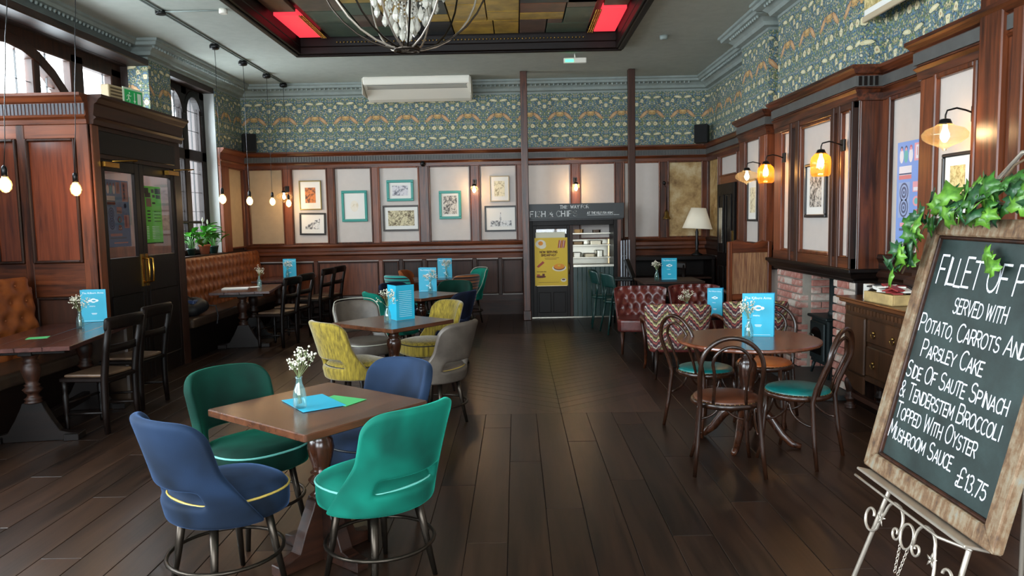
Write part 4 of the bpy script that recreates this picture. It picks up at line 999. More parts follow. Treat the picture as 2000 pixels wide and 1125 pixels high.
# ---- sideboard against the right wall
r = thing('sideboard', 'old carved oak sideboard with drawers under the music poster', 'sideboard', (0, 0, 0), 0)
MT['oak'] = wood('worn_oak', '1a0d06', '4c2e18', 'z', .35, .8, .1, .2, .15)
MB().box(2.70, 3.07, 4.7, 6.26, .895, .925).box(2.68, 3.07, 4.68, 6.28, .925, .94).build('top', wood('worn_oak_top', '341a0a', '6e4020', 'y', .28, .8, 0, .3, .1), r, bev=.006)
MB().box(2.74, 3.07, 4.74, 6.22, .30, .895).build('carcass', MT['oak'], r, bev=.006)
MB().box(2.715, 2.74, 5.82, 6.18, .34, .80).build('door', MT['oak'], r, bev=.01)
MB().box(2.715, 2.74, 4.8, 5.14, .34, .80).build('door', MT['oak'], r, bev=.01)
for z0, z1 in ((.62, .80), (.36, .59)):
    d = MB().box(2.71, 2.74, 5.2, 5.78, z0, z1).build('drawer', MT['oak'], r, bev=.008)
    for y in (5.35, 5.64):
        MB().tube([(2.695, y + .03 * math.cos(a), (z0 + z1) / 2 - .01 + .03 * math.sin(a)) for a in [PI + PI * k / 8 for k in range(9)]], .004, 6).ball((2.70, y, (z0 + z1) / 2 + .002), .012, 8, 5).build('handle', MT['old_brass'], d)
m = MB()
for k in range(26): m.box(2.725, 2.74, 4.8 + k * .054, 4.84 + k * .054, .83, .87)
tag(m.build('carved_band', MT['oak'], r), kind='stuff')
MB().prism([(0, 0), (.1, -.03), (.2, -.1), (.36, -.11), (.36, .03), (0, .03)], -.01, .01, T(2.73, 6.2, .3) @ Matrix(((0, 0, 1, 0), (-1, 0, 0, 0), (0, 1, 0, 0), (0, 0, 0, 1)))).build('apron', MT['oak'], r)
for x in (2.78, 3.03):
    for y in (4.8, 6.18): turned(MB(), 0, .32, .045, T(x, y, 0), 12).build('leg', MT['dark_z'], r)
MB().box(2.77, 2.81, 4.8, 6.18, .1, .14).build('stretcher', MT['dark_y'], r)
# things on the sideboard
def carton(x, y, z, w, d, h, rz, body, label, cat='box', bands=()):
    r = thing('carton', label, cat, (x, y, z), rz)
    MB().box(-w / 2, w / 2, -d / 2, d / 2, 0, h).build('body', body, r, bev=.003)
    return r
wh = plain('white_carton', 'cfccc4', .6)
carton(2.8, 5.93, .941, .06, .08, .12, .1, wh, 'narrow white carton on the sideboard beside the sauce tray')
r = thing('condiment_tray', 'pale wicker tray of red and white sachets on the sideboard', 'tray', (2.84, 5.62, .941), .05)
wk = plain('pale_wicker', 'b59a66', .7, noise=.3)
MB().box(-.13, .13, -.2, .2, 0, .012).box(-.13, -.115, -.2, .2, 0, .08).box(.115, .13, -.2, .2, 0, .08).box(-.115, .115, -.2, -.185, 0, .08).box(-.115, .115, .185, .2, 0, .08).build('tray', wk, r, bev=.003)
rd = plain('red_sachet', '8a2a2a', .5); ws = plain('white_sachet', 'd8d4cc', .5); bk = plain('black_sachet', '2a2626', .5)
random.seed(3)
for i in range(28):
    m = (rd, ws, bk, rd, ws)[i % 5]
    o = MB().box(-.035, .035, -.05, .05, 0, .012).build('sachet', m, r, ((i % 3 - 1) * .07, (i // 3 % 5 - 2) * .075, .085 + i // 15 * .02 + .012 * (i % 2)), random.uniform(-.5, .5), bev=.003)
    o.rotation_euler[0] = random.uniform(-.3, .3)
# ---- fireplace: brick piers, hearth, stove
fp = thing('fireplace', 'open brick fireplace piers below the panelled chimney breast', 'fireplace')
MB().box(2.93, 3.44, 6.42, 6.84, 0, 1.03).box(2.93, 3.44, 7.66, 8.31, 0, 1.03).box(3.40, 3.45, 6.4, 8.33, 0, 1.05).build('mortar_core', plain('lime_mortar', '8d857a', .9, noise=.15), fp)
MB().box(3.38, 3.40, 6.84, 7.66, 0, 1.05).build('soot_back', plain('sooty_backing', '1a2422', .9), fp)
MB().box(2.6, 3.4, 6.4, 8.33, 0, .05).build('hearth_slab', plain('slate_hearth', '2a2c2c', .6, noise=.2), fp, bev=.006)
bt = NT('weathered_red_brick'); oi = bt.t.nodes.new('ShaderNodeObjectInfo'); f = bt.noise(bt.coord((1, 1, 1)), 16, 6, .7)
g = bt.math('ADD', bt.math('MULTIPLY', f, .7), bt.math('MULTIPLY', oi.outputs['Random'], .3)); bt.bump(f, .6, .01)
bt.set(Base__Color=bt.ramp(g, [(.3, '8e5246'), (.48, 'a8766a'), (.62, 'b8aca0')]), Roughness=.9)
random.seed(5); bme = {}
def brick(y0, y1, z, x=2.9, d=.1):
    k = round(y1 - y0, 3), round(d, 3)
    if k not in bme:
        bme[k] = [MB().box(0, d, -k[0] / 2, k[0] / 2, -.031, .031).mesh('brick', bt.m, bev=.006) for _ in range(1)]
    link('brick', bme[k][0], fp, (x + random.uniform(-.008, .004), (y0 + y1) / 2, z), random.uniform(-.015, .015))
for ya, yb in ((6.42, 6.84), (7.66, 8.31)):
    for j in range(13):
        z = .05 + .038 + j * .0755; y = ya + (0 if j % 2 else -.11)
        while y < yb - .03:
            a, b = max(y, ya), min(y + .215, yb)
            if b - a > .05: brick(round(a, 3), round(b, 3), z)
            y += .225
for j in range(13):   # reveal of the far pier, facing the camera
    z = .088 + j * .0755
    for a in ((3.02, .2), (3.23, .18)) if j % 2 else ((3.02, .1), (3.13, .2)):
        k = ('r', a[1])
        if k not in bme: bme[k] = MB().box(-a[1] / 2, a[1] / 2, 0, .06, -.031, .031).mesh('brick', bt.m, bev=.006)
        link('brick', bme[k], fp, (a[0] + a[1] / 2, 7.64, z))
r = thing('wood_stove', 'black cast iron stove with glazed door standing in the fireplace', 'stove', (3.08, 7.22, .05), -PI / 2)
ci = plain('cast_iron', '1b2425', .5, .5)
MB().box(-.2, .2, -.15, .15, .12, .56).build('body', ci, r, bev=.015, seg=2); MB().box(-.23, .23, -.18, .18, .56, .59).build('top_plate', ci, r, bev=.008)
d = MB().box(-.17, .17, -.175, -.15, .16, .53).build('door', ci, r, bev=.01)
MB().prism([(-.12, 0), (.12, 0), (.12, .18)] + [(.12 * math.cos(PI * k / 8), .18 + .08 * math.sin(PI * k / 8)) for k in range(1, 8)] + [(-.12, .18)], -.004, .004, T(0, -.178, .22) @ RX(PI / 2)).build('door_glass', plain('stove_glass', '050505', .08), d)
MB().tube([(-.14, -.18, .4), (-.14, -.21, .38), (-.14, -.21, .32)], .008, 6).build('handle', MT['steel'], d)
for sx in (-1, 1):
    for sy in (-1, 1): MB().tube([(sx * .17, sy * .12, .12), (sx * .2, sy * .14, 0)], [.02, .014], 6).build('leg', ci, r)
MB().lathe([(.065, .58), (.065, .62), (.055, .63), (.055, 1.0)], 16).build('flue_pipe', ci, r)

# =================================================================== ENTRANCE LOBBY
lob = thing('entrance_lobby', 'mahogany panelled entrance lobby with dark glazed double doors', 'lobby', (0, 0, 0), 0)
LX, LY0, LY1 = -3.93, 7.0, 8.85
core = MB().box(-4.9, LX, LY0, LY0 + .06, 0, 2.56).box(-4.9, LX, LY1 - .06, LY1, 0, 2.56).box(-4.9, LX, LY0, LY1, 2.56, 2.80)
core.box(LX - .06, LX, LY0 + .06, LY0 + .14, 0, 2.56).box(LX - .06, LX, LY1 - .16, LY1 - .06, 0, 2.56).box(LX - .06, LX, LY0 + .14, LY1 - .16, 2.28, 2.56)
core.build('carcass', MT['dark_z'], lob)
LC = [(0, 2.85), (.13, 2.85), (.13, 2.825), (.105, 2.81), (.08, 2.775), (.06, 2.765), (.045, 2.66), (.07, 2.64), (.045, 2.62), (.04, 2.58), (0, 2.58)]
lpth = [(LX, LY1), (LX, LY0), (-4.9, LY0)]
MB().mold(LC, [(LX, LY0), (-4.9, LY0)]).build('cornice', WX, lob); MB().mold(LC, [(LX, LY1), (LX, LY0)]).build('cornice', MT['dark_y'], lob)
m = MB(); x = -4.88
while x < LX - .02:
    m.add([(x, LY0 - .052, 2.665), (x + .022, LY0 - .052, 2.665), (x + .035, LY0 - .075, 2.76), (x + .013, LY0 - .075, 2.76), (x, LY0 - .04, 2.665), (x + .022, LY0 - .04, 2.665), (x + .035, LY0 - .06, 2.76), (x + .013, LY0 - .06, 2.76)],
          [(0, 1, 2, 3), (0, 4, 5, 1), (1, 5, 6, 2), (2, 6, 7, 3), (3, 7, 4, 0), (4, 7, 6, 5)]); x += .034
tag(m.build('fluting', plain('worn_fluted_band', '5c5c62', .4), lob), kind='stuff')
for a, b in ((-4.9, -4.86), (-4.60, -4.52), (-4.05, LX)): stile(lob, 'n', LY0, a, b, .34, 2.58, .03)
rail(lob, 'n', LY0, -4.86, LX, 2.45, 2.58, .025); rail(lob, 'n', LY0, -4.86, LX, .98, 1.3, .025); rail(lob, 'n', LY0, -4.9, LX, 0, .34, .035, MT['dark_x'])
MT['gloss_panel'] = wood('polished_mahogany_panel', '3a160b', '7a3a20', 'z', .16, .8, .1, .6, .03)
for a, b in ((-4.86, -4.60), (-4.52, -4.05)):
    panel(lob, 'n', LY0, a, b, 1.3, 2.45, MT['gloss_panel'], True, MT['dark_z']); panel(lob, 'n', LY0, a, b, .34, .98, MT['dark_z'], True, MT['dark_z'])
rail(lob, 'l', LX, LY0, LY0 + .12, 0, 2.58, .02, WZ)
MB().box(LX, LX + .012, LY0 + .14, LY1 - .16, 2.32, 2.54).build('transom_panel', MT['black_y'], lob, bev=.006)
def leaf(y0, y1, hinge_near):
    d = thing('door', 'x', 'x'); del d['label']; del d['category']; d.parent = lob; d.name = 'door'
    x0, x1 = LX - .05, LX - .008; g0, g1 = y0 + .09, y1 - .09
    MB().box(x0, x1, y0, g0, 0, 2.28).box(x0, x1, g1, y1, 0, 2.28).box(x0, x1, g0, g1, 2.17, 2.28).box(x0, x1, g0, g1, 0, 1.32).build('door_frame', MT['black_z'], d, bev=.005)
    MB().box(x0 + .018, x0 + .024, g0, g1, 1.32, 2.17).build('glass', MT['pane'], d)
    MB().box(x1 - .001, x1 + .008, g0 - .02, g1 + .02, .2, .95).build('lower_panel', MT['black_z'], d, bev=.012)
    return d
d1 = leaf(LY0 + .14, 7.88, True); d2 = leaf(7.89, LY1 - .16, False)
for d, y in ((d1, 7.84), (d2, 7.93)):
    MB().box(LX - .008, LX, y - .025, y + .025, 1.0, 1.34).tube([(LX, y, 1.04), (LX + .06, y, 1.05), (LX + .065, y, 1.17), (LX + .06, y, 1.29), (LX, y, 1.30)], .011, 8).build('pull_handle', MT['brass'], d, bev=.001)
for y, s in ((7.2, 1), (8.5, -1)):
    MB().box(LX, LX + .05, y - .06, y + .2, 2.2, 2.25).tube([(LX + .04, y + .08, 2.26), (LX + .2, y + .25, 2.275), (LX + .03, y + .5, 2.28)], .008, 6).build('door_closer', MT['brass'], lob, bev=.003)
# inside of the lobby: boarded wall and an added, unseen overhead light to brighten it
for k in range(8):
    MB().box(-4.895, -4.88, 7.07 + k * .215, 7.07 + k * .215 + .205, 0, 2.5).build('board', MT['panel'], lob, bev=.005)
area('lobby_fill', (-4.4, 7.9, 2.5), (0, 0, -1), .3, 1.0, 45, (.9, .95, 1.0))
# posters in the lobby doors: (real flat printed sheets)
random.seed(11)
def flat(mb, x0, x1, z0, z1, M, mi, th): mb.add([(x0, z0, th), (x1, z0, th), (x1, z1, th), (x0, z1, th)], [(0, 1, 2, 3)], M, False, mi)
def disc(mb, cx, cz, rx, rz_, M, mi, th, n=18): mb.add([(cx + rx * math.cos(2 * PI * k / n), cz + rz_ * math.sin(2 * PI * k / n), th) for k in range(n)], [tuple(range(n))], M, False, mi)
# frames whose local xy plane is the sheet (x right as seen by the viewer, y up), facing the room
def MF(kind, p):   # kind b: on back wall facing camera; r: right wall facing -x; l: left wall facing +x
    A = {'b': Matrix(((1, 0, 0, 0), (0, 0, -1, 0), (0, 1, 0, 0), (0, 0, 0, 1))),
         'r': Matrix(((0, 0, -1, 0), (-1, 0, 0, 0), (0, 1, 0, 0), (0, 0, 0, 1))),
         'l': Matrix(((0, 0, 1, 0), (1, 0, 0, 0), (0, 1, 0, 0), (0, 0, 0, 1)))}[kind]
    return T(*p) @ A
def music_poster(w, h, dull):
    c = (lambda a: plain('print_' + a, a, .7)) if not dull else (lambda a: plain('print_' + a, a, .5))
    cols = ['7e9ad4', 'dc9ca4', 'cc7c7c', '565c78', 'dcd6da', '6cb0ac', '98a8cc', 'b8687a'] if not dull else ['27385c', '7c3a30', '8c4436', '1a2038', '9a7a70', '2c5a60', '3a4668', '6a2c2c']
    mats = [c(x) for x in cols]; m = MB(); m.box(0, w, 0, h, -.001, 0, ID, 0); f = lambda a, b, e, g, i, t=.0008: flat(m, a * w, b * w, e * h, g * h, ID, i, t)
    # three singers
    for i, x in enumerate((.12, .24, .37)):
        disc(m, x * w, .86 * h, .055 * w, .07 * h, ID, (4, 5, 4)[i], .0008); disc(m, x * w, .935 * h, .035 * w, .025 * h, ID, (3, 3, 7)[i], .001); disc(m, x * w, .925 * h, .022 * w, .017 * h, ID, 1, .0012)
    f(.06, .40, .63, .76, 4); f(.06, .40, .63, .67, 2, .001); f(.06, .40, .675, .69, 3, .0012)
    f(.46, .62, .80, .97, 1); f(.50, .58, .82, .95, 4, .001); f(.53, .55, .85, .93, 2, .0012)
    f(.70, .97, .68, .98, 1); f(.76, .84, .70, .96, 2, .001)
    for z in (.74, .80, .86, .92): disc(m, .8 * w, z * h, .03 * w, .018 * h, ID, 3, .0012)
    f(.06, .36, .25, .60, 6); 
    for z, rr in ((.50, .12), (.35, .12)):
        for k, i in ((1, 3), (.8, 6), (.6, 3), (.35, 6), (.18, 3)): disc(m, .21 * w, z * h, rr * w * k, rr * w * k * 1.15, ID, i, .001 + .0002 * (2 - k))
    f(.44, .66, .50, .60, 1); f(.46, .64, .51, .545, 4, .001); f(.50, .60, .25, .33, 2); f(.47, .63, .25, .31, 2, .001); f(.49, .61, .265, .295, 4, .0012)
    disc(m, .54 * w, .285 * h, .02 * w, .011 * h, ID, 3, .0014); disc(m, .54 * w, .41 * h, .09 * w, .05 * h, ID, 1, .001); disc(m, .54 * w, .41 * h, .05 * w, .03 * h, ID, 5, .0012)
    disc(m, .82 * w, .62 * h, .06 * w, .035 * h, ID, 3, .001); f(.74, .96, .28, .48, 2); f(.78, .86, .30, .46, 7, .001)
    f(.12, .62, .16, .20, 1); f(.1, .8, .12, .145, 3); f(.25, .85, .05, .07, 6 if not dull else 2)
    return m, mats
m, mats = music_poster(.44, .66, True)
o = m.build('music_poster', mats, None, (0, 0, 0)); o.matrix_world = MF('l', (LX - .027, 7.24, 1.43)) ; tag(o, 'dark blue and orange music poster in the left lobby door glass', 'poster')
gm = [plain('lime_print', '5fc43a', .6), plain('black_print', '18201a', .6), plain('white_print', 'd8e8d0', .6), plain('photo_print', '7a5a4c', .6)]
m = MB().box(0, .38, 0, .62, -.001, 0, ID, 0)
for (a, b, c, d) in [(.01, .10, .54, .60), (.02, .14, .50, .55), (.16, .22, .55, .59), (.24, .37, .54, .60), (.26, .36, .49, .53), (.18, .24, .50, .53)]: flat(m, a, b, c, d, ID, 1, .0008)
flat(m, .04, .15, .40, .49, ID, 3, .001); flat(m, .17, .24, .43, .45, ID, 1, .001)
for k in range(4): flat(m, .05, .12, .345 - k * .035, .36 - k * .035, ID, 1, .001); flat(m, .2, .35, .345 - k * .035, .352 - k * .035, ID, 1, .001)
for k in range(8): flat(m, .02, .07, .18 - k * .018, .187 - k * .018, ID, 2, .001); flat(m, .14, .3, .18 - k * .018, .187 - k * .018, ID, 2, .001)
flat(m, 0, .38, 0, .012, ID, 1, .001)
o = m.build('gig_poster', gm); o.matrix_world = MF('l', (LX - .027, 8.0, 1.44)); tag(o, 'lime green gig list poster in the right lobby door glass', 'poster')
# emergency exit sign on the lobby cornice
r = thing('exit_sign', 'green running man exit sign on a pale vented bulkhead above the lobby', 'exit sign', (-3.97, 7.45, 2.862), math.radians(82))
vb = MB().box(-.02, .52, -.02, .07, 0, .16); 
vb.build('bulkhead', plain('yellowed_plastic', 'b5a07a', .5), r, bev=.006)
m = MB()
for k in range(4): m.box(.0, .17, -.028, -.02, .025 + k * .032, .04 + k * .032)
m.build('vent_slats', plain('vent_brown', '5a4a30', .5), r)
g_ = MB().box(.18, .5, -.03, -.02, -.02, .17).build('sign_face', plain('sign_white', 'd8e6cc', .5), r, bev=.002)
gr = [emit('exit_green', (.02, .42, .12), .12, '0b8a3c'), plain('sign_print', 'e6f4e0', .5)]
m = MB(); Mx = T(.2, -.031, 0) @ Matrix(((1, 0, 0, 0), (0, 0, -1, 0), (0, 1, 0, 0), (0, 0, 0, 1)))
flat(m, 0, .28, 0, .15, Mx, 0, 0)
def running_man(m, M, s, mi, th=.001):
    def q(a, b, w):
        d = Vector((b[0] - a[0], b[1] - a[1])).normalized(); n_ = Vector((-d.y, d.x)) * w
        m.add([((a[0] - n_.x) * s, (a[1] - n_.y) * s, th), ((b[0] - n_.x) * s, (b[1] - n_.y) * s, th), ((b[0] + n_.x) * s, (b[1] + n_.y) * s, th), ((a[0] + n_.x) * s, (a[1] + n_.y) * s, th)], [(0, 1, 2, 3)], M, False, mi)
    for a, b, w in [((.45, .75), (.35, .42), .07), ((.35, .42), (.55, .3), .045), ((.55, .3), (.5, .05), .04), ((.35, .42), (.22, .22), .045), ((.22, .22), (.02, .2), .04), ((.45, .72), (.2, .66), .035), ((.2, .66), (.12, .5), .03), ((.45, .72), (.66, .6), .035), ((.66, .6), (.78, .68), .03)]: q(a, b, w)
    disc(m, .52 * s, .9 * s, .085 * s, .085 * s, M, mi, th)
running_man(m, Mx @ T(.02, .02, 0), .11, 1)
m.add([(.135, .05, .001), (.155, .02, .001), (.175, .05, .001)], [(0, 1, 2)], Mx, False, 1); flat(m, .149, .161, .05, .13, Mx, 1, .001); flat(m, .2, .26, .02, .13, Mx, 1, .001)
m.build('pictogram', gr, r)

# =================================================================== KITCHEN HATCH AND DOORWAY
kh = thing('kitchen_hatch', 'black framed kitchen doorway and serving hatch with green boarded half door', 'doorway', (0, 12.3, 0), 0)
KB = MT['black_z']
MB().box(.2, .27, 0, .6, 0, 1.62).box(1.6, 1.72, 0, .6, 0, 1.62).box(.27, 1.6, 0, .6, 1.52, 1.62).build('surround', KB, kh, bev=.004)
MB().box(1.66, 1.72, -.02, 0, 0, 1.62).build('jamb', WZ, kh, bev=.004)
d = MB().box(.27, .33, .02, .06, 0, 1.52).box(.83, .88, .02, .06, 0, 1.52).box(.33, .83, .02, .06, 1.46, 1.52).box(.33, .83, .02, .06, 1.30, 1.38).box(.33, .83, .02, .06, 0, .52).build('door_leaf', KB, kh, bev=.003)
MB().box(.33, .83, .035, .04, .52, 1.46).build('door_glass', MT['pane'], d)
for a, b in ((.36, .56), (.60, .80)): MB().box(a, b, .01, .02, .08, .42).build('lower_panel', MT['black_z'], d, bev=.006)
MB().tube([(.86, 0, .72), (.86, -.05, .74), (.86, -.05, .88), (.86, 0, .9)], .009, 6).build('pull_handle', MT['old_brass'], d)
MB().box(.88, .93, .0, .05, .0, 1.52).build('hatch_post', MT['dark_z'], kh, bev=.003)
for k in range(9): MB().box(.93 + k * .0745, .93 + (k + 1) * .0745 - .002, .02, .05, 0, .83).build('board', MT['green_paint'], kh, bev=.005)
MB().box(.93, 1.6, -.02, .25, .83, .87).build('counter', MT['steel'], kh, bev=.003)
MB().box(.24, 1.66, -.02, .02, -.003, .012).build('threshold', MT['steel'], kh, bev=.002)
# kitchen beyond
struct('wall_kitchen', MB().box(-.6, 2.4, 14.9, 15.0, 0, 2.8).box(-.6, -.5, 13.1, 15, 0, 2.8).box(2.4, 2.5, 13.1, 15, 0, 2.8).box(-.6, 2.5, 13.1, 15, 2.8, 2.9), plain('kitchen_tile', 'c9c6b8', .35))
point('kitchen_light', (.9, 13.6, 2.5), 130, (1, .88, .66), .2)
sh = thing('kitchen_shelving', 'stainless steel pass shelves seen through the serving hatch', 'shelves', (0, 12.75, 0), 0)
for z in (.95, 1.16, 1.36): MB().box(.9, 1.62, 0, .5, z, z + .02).build('shelf', MT['steel'], sh, bev=.002)
for x in (.91, 1.6): MB().box(x, x + .02, 0, .02, 0.0, 1.5).build('upright', MT['steel'], sh)
MB().box(.9, 1.62, .48, .5, .5, 1.5).build('back_plate', MT['steel'], sh)
for i, (x, z, w, h, c) in enumerate([(1.0, .97, .16, .07, 'b9b5a8'), (1.2, .97, .2, .05, '9a8f78'), (1.42, .97, .12, .1, 'c8c4b4'), (1.0, 1.18, .2, .05, '5a4a34'), (1.3, 1.18, .22, .06, 'a8a08c'), (1.02, 1.38, .18, .06, '6a5030'), (1.35, 1.38, .14, .05, '3a3028')]):
    o = MB().prism(rrect(w, .3, .03, 3), 0, h).prism(rrect(w + .02, .32, .035, 3), h - .006, h).build('gastronorm_pan', plain('pan_' + c, c, .3, .8), None, (x + w / 2 - .04, 13.0, z + .02 - .0195))
    tag(o, None, 'pan', 'metal pans on the kitchen pass'); o['label'] = 'metal food pan on the ' + ('lower', 'lower', 'lower', 'middle', 'middle', 'upper', 'upper')[i] + ' kitchen pass shelf, ' + ('first from the left', 'second from the left', 'third from the left', 'first from the left', 'second from the left', 'first from the left', 'second from the left')[i]
# sign over the hatch
sg = thing('hatch_sign', 'long dark grey sign with white lettering over the kitchen hatch', 'sign', (0, 0, 0), 0)
MB().box(.17, 1.76, 12.2, 12.28, 1.62, 1.87).build('board', plain('slate_sign_board', '262c2e', .45), sg, bev=.003)
m = MB()
for sx, z, h, wd in ((.72, 1.79, .052, .008),): strokes(m, 'THIS WAY FOR', MF('b', (sx, 12.2, z)), h, wd, 1.3)
strokes(m, 'FISH & CHIPS', MF('b', (.235, 12.2, 1.665)), .088, .012, 1.5, 1.05)
strokes(m, 'AT THE KILBURN ARMS', MF('b', (1.16, 12.2, 1.695)), .036, .006, .9, .9); flat(m, 1.16, 1.68, 1.675, 1.680, MF('b', (0, 12.2, 0)), 0, .0006)
m.build('lettering', plain('white_sign_paint', 'e4e6e4', .5), sg)
MB().box(.2, 1.74, 12.22, 12.3, 1.6, 1.625).box(.2, 1.74, 12.28, 12.9, 1.62, 1.66).build('bracket', MT['black'], sg)
# yellow breakfast poster
ym = [plain('yellow_print', 'd0ac0a', .5), plain('brown_print', '5a2410', .6), plain('egg_white_print', 'd8d0b8', .6), plain('orange_print', 'd8841c', .6), plain('bacon_print', 'a04030', .6), plain('pale_paper', 'd0ccb4', .6)]
m = MB().box(0, .54, 0, .79, -.001, 0, ID, 0).box(.02, .5, .79, .88, -.002, -.001, ID, 5)
disc(m, .1, .69, .085, .07, ID, 2, .0006); disc(m, .12, .66, .07, .05, ID, 2, .0012); disc(m, .1, .7, .04, .035, ID, 3, .002)
for x in (.40, .46): m.add([(x - .02, .62, .001), (x + .03, .62, .001), (x + .05, .74, .001), (x, .75, .001)], [(0, 1, 2, 3)], ID, False, 4); m.add([(x, .62, .0014), (x + .008, .62, .0014), (x + .03, .745, .0014), (x + .02, .745, .0014)], [(0, 1, 2, 3)], ID, False, 2)
strokes(m, 'NOW SERVING', T(.085, .54, 0), .034, .008, 1.2, 1.0, mi=1); strokes(m, 'BREAKFAST', T(.11, .488, 0), .034, .008, 1.2, 1.0, mi=1)
for x0_, x1_, z_ in ((.16, .4, .455), (.17, .36, .435)): flat(m, x0_, x1_, z_, z_ + .006, ID, 1, .001)
m.add([(.03, .32, .001), (.06, .30, .001), (.16, .38, .001), (.13, .41, .001)], [(0, 1, 2, 3)], ID, False, 4)
disc(m, .40, .29, .115, .055, ID, 2, .0008); disc(m, .40, .305, .095, .05, ID, 1, .0012); disc(m, .40, .315, .09, .045, ID, 3, .0016); flat(m, .375, .42, .315, .345, ID, 0, .002)
disc(m, .10, .15, .08, .02, ID, 1, .0008); flat(m, .03, .08, .16, .19, ID, 4, .001); flat(m, .12, .16, .165, .2, ID, 1, .001); disc(m, .47, .09, .045, .03, ID, 2, .001); disc(m, .47, .1, .03, .012, ID, 1, .0014)
strokes(m, 'THE KILBURN ARMS', T(.03, .225, 0), .014, .003, 1, 1, mi=1); flat(m, .06, .4, .055, .059, ID, 1, .001)
o = m.build('breakfast_poster', ym); o.matrix_world = MF('b', (.30, 12.30, .53)); tag(o, 'yellow breakfast poster on the left door of the kitchen hatch', 'poster')
# big music poster on the right wall
m, mats = music_poster(.56, .80, False)
o = m.build('music_poster', mats); o.matrix_world = MF('r', (3.10, 6.14, 1.38)); tag(o, 'large pale blue music poster on the grey panel above the sideboard', 'poster')
# =================================================================== PICTURES
def pic_mat(name, bgc, ink, sc, thr=.5, axis=(1, 1, 1)):
    t = NT(name); f = t.noise(t.coord(axis), sc, 6, .65, .4)
    return t.set(Base__Color=t.ramp(f, [(thr - .09, ink), (thr + .06, bgc)]), Roughness=.5)
PM = {'bw': pic_mat('pencil_street_print', 'dcdcda', '4a4c50', 22, .5), 'warm': pic_mat('warm_crowd_print', 'd07a3c', '3a1a18', 20, .48), 'sepia': pic_mat('sepia_team_photo', 'd4c8a0', '5a4828', 34, .5),
      'faint': pic_mat('faint_portrait_print', 'e4dccc', 'c4b48c', 9, .42), 'grey': pic_mat('grey_landscape_print', 'd0ccd0', '5a5c68', 18, .48), 'old': pic_mat('old_street_photo', 'd4ccc0', '403a34', 26, .52), 'cream': pic_mat('cream_sketch_print', 'e0d8b8', '8a7c58', 24, .46), 'gold': pic_mat('gold_textured_print', 'd8c690', 'a08c54', 30, .5)}
MTF = {'gold': plain('gilt_frame', '9a8a5a', .4, .6), 'black': plain('black_frame', '1c1c1e', .4), 'teal': MT['teal_paint'], 'cream': plain('pale_wood_frame', 'b5a58a', .5), 'blackwood': plain('black_brown_frame', '2c221c', .4)}
mount = plain('white_mount', 'e2e0da', .7)
def picture(kind, p, w, h, fw, fm, pm, label, mt_=.06, hh=None, shape='rect', tilt=0):
    r = thing('framed_picture', label, 'picture', (0, 0, 0)); r.matrix_world = MF(kind, p) @ Matrix.Rotation(tilt, 4, 'Z')
    f = MB(); W2, H2 = w / 2, h / 2
    for x0_, x1_, y0_, y1_ in ((-W2, W2, H2 - fw, H2), (-W2, W2, -H2, -H2 + fw), (-W2, -W2 + fw, -H2 + fw, H2 - fw), (W2 - fw, W2, -H2 + fw, H2 - fw)): f.box(x0_, x1_, y0_, y1_, 0, .028)
    f.build('frame', MTF[fm], r, bev=.006, seg=1)
    MB().box(-W2 + fw, W2 - fw, -H2 + fw, H2 - fw, .004, .012).build('mount', mount, r)
    a, b = W2 - fw - mt_, H2 - fw - (hh or mt_)
    m = MB()
    if shape == 'oval': disc(m, 0, 0, a * .8, b * .8, ID, 0, .0135)
    elif shape == 'tower': flat(m, -a, a, -b, -b * .25, ID, 0, .0135); m.add([(-.02, -b * .3, .0136), (.02, -b * .3, .0136), (.004, b * .8, .0136), (-.004, b * .8, .0136)], [(0, 1, 2, 3)], ID, False, 0)
    elif shape == 'slope': m.add([(-a, -b, .0135), (a, -b, .0135), (a, b, .0135), (a * .2, b * .6, .0135), (-a, -b * .5, .0135)], [(0, 1, 2, 3, 4)], ID, False, 0)
    else: flat(m, -a, a, -b, b, ID, 0, .0135)
    m.build('print', PM[pm], r)
    return r
YW = 12.885
picture('b', (-3.51, YW, 2.11), .38, .50, .02, 'gold', 'warm', 'gilt framed warm red and orange crowd picture, upper of the pair by the corner', .08, .1)
picture('b', (-3.49, YW, 1.62), .45, .38, .03, 'black', 'bw', 'black framed pencil street sketch hanging below the gilt framed crowd picture', .07, .07, 'slope', -.02)
picture('b', (-2.76, YW, 1.91), .44, .53, .045, 'teal', 'faint', 'teal framed faint oval portrait hanging alone in its panel', .09, .1, 'oval')
picture('b', (-1.97, YW, 2.16), .46, .36, .045, 'teal', 'grey', 'small teal framed grey landscape above the team photograph', .05, .05)
picture('b', (-1.965, YW, 1.69), .63, .44, .03, 'blackwood', 'sepia', 'wide black framed sepia team photograph below the teal landscape', .06, .06)
picture('b', (-1.12, YW, 1.90), .38, .48, .045, 'teal', 'old', 'teal framed old street photograph beside the lit wall lamp', .03, .04)
picture('b', (-.27, YW, 2.16), .34, .44, .02, 'cream', 'cream', 'pale framed tall building sketch above the monument drawing', .06, .07)
picture('b', (-.26, YW, 1.65), .55, .44, .028, 'black', 'bw', 'black framed monument drawing left of the kitchen sign', .06, .06, 'tower')
picture('r', (2.885, 7.22, 1.85), .50, .52, .03, 'black', 'old', 'black framed old photograph over the fireplace', .08, .07)
picture('r', (2.945, 9.32, 1.81), .38, .52, .025, 'black', 'cream', 'narrow black framed print left of the fireplace', .06, .08)
picture('r', (2.935, 5.0, 1.78), .34, .46, .025, 'black', 'gold', 'black framed gold textured print below the large glass wall lamp', .06, .06)
picture('l', (XL + .035, 9.98, 1.75), .22, .6, .012, 'gold', 'cream', 'thin gilt framed print between the lobby and the window', .03, .05)
picture('r', (2.93, 6.05, 3.42), 1.15, .46, .05, 'cream', 'gold', 'silvered framed picture high up, cut off by the top of the photo', .05, .05)
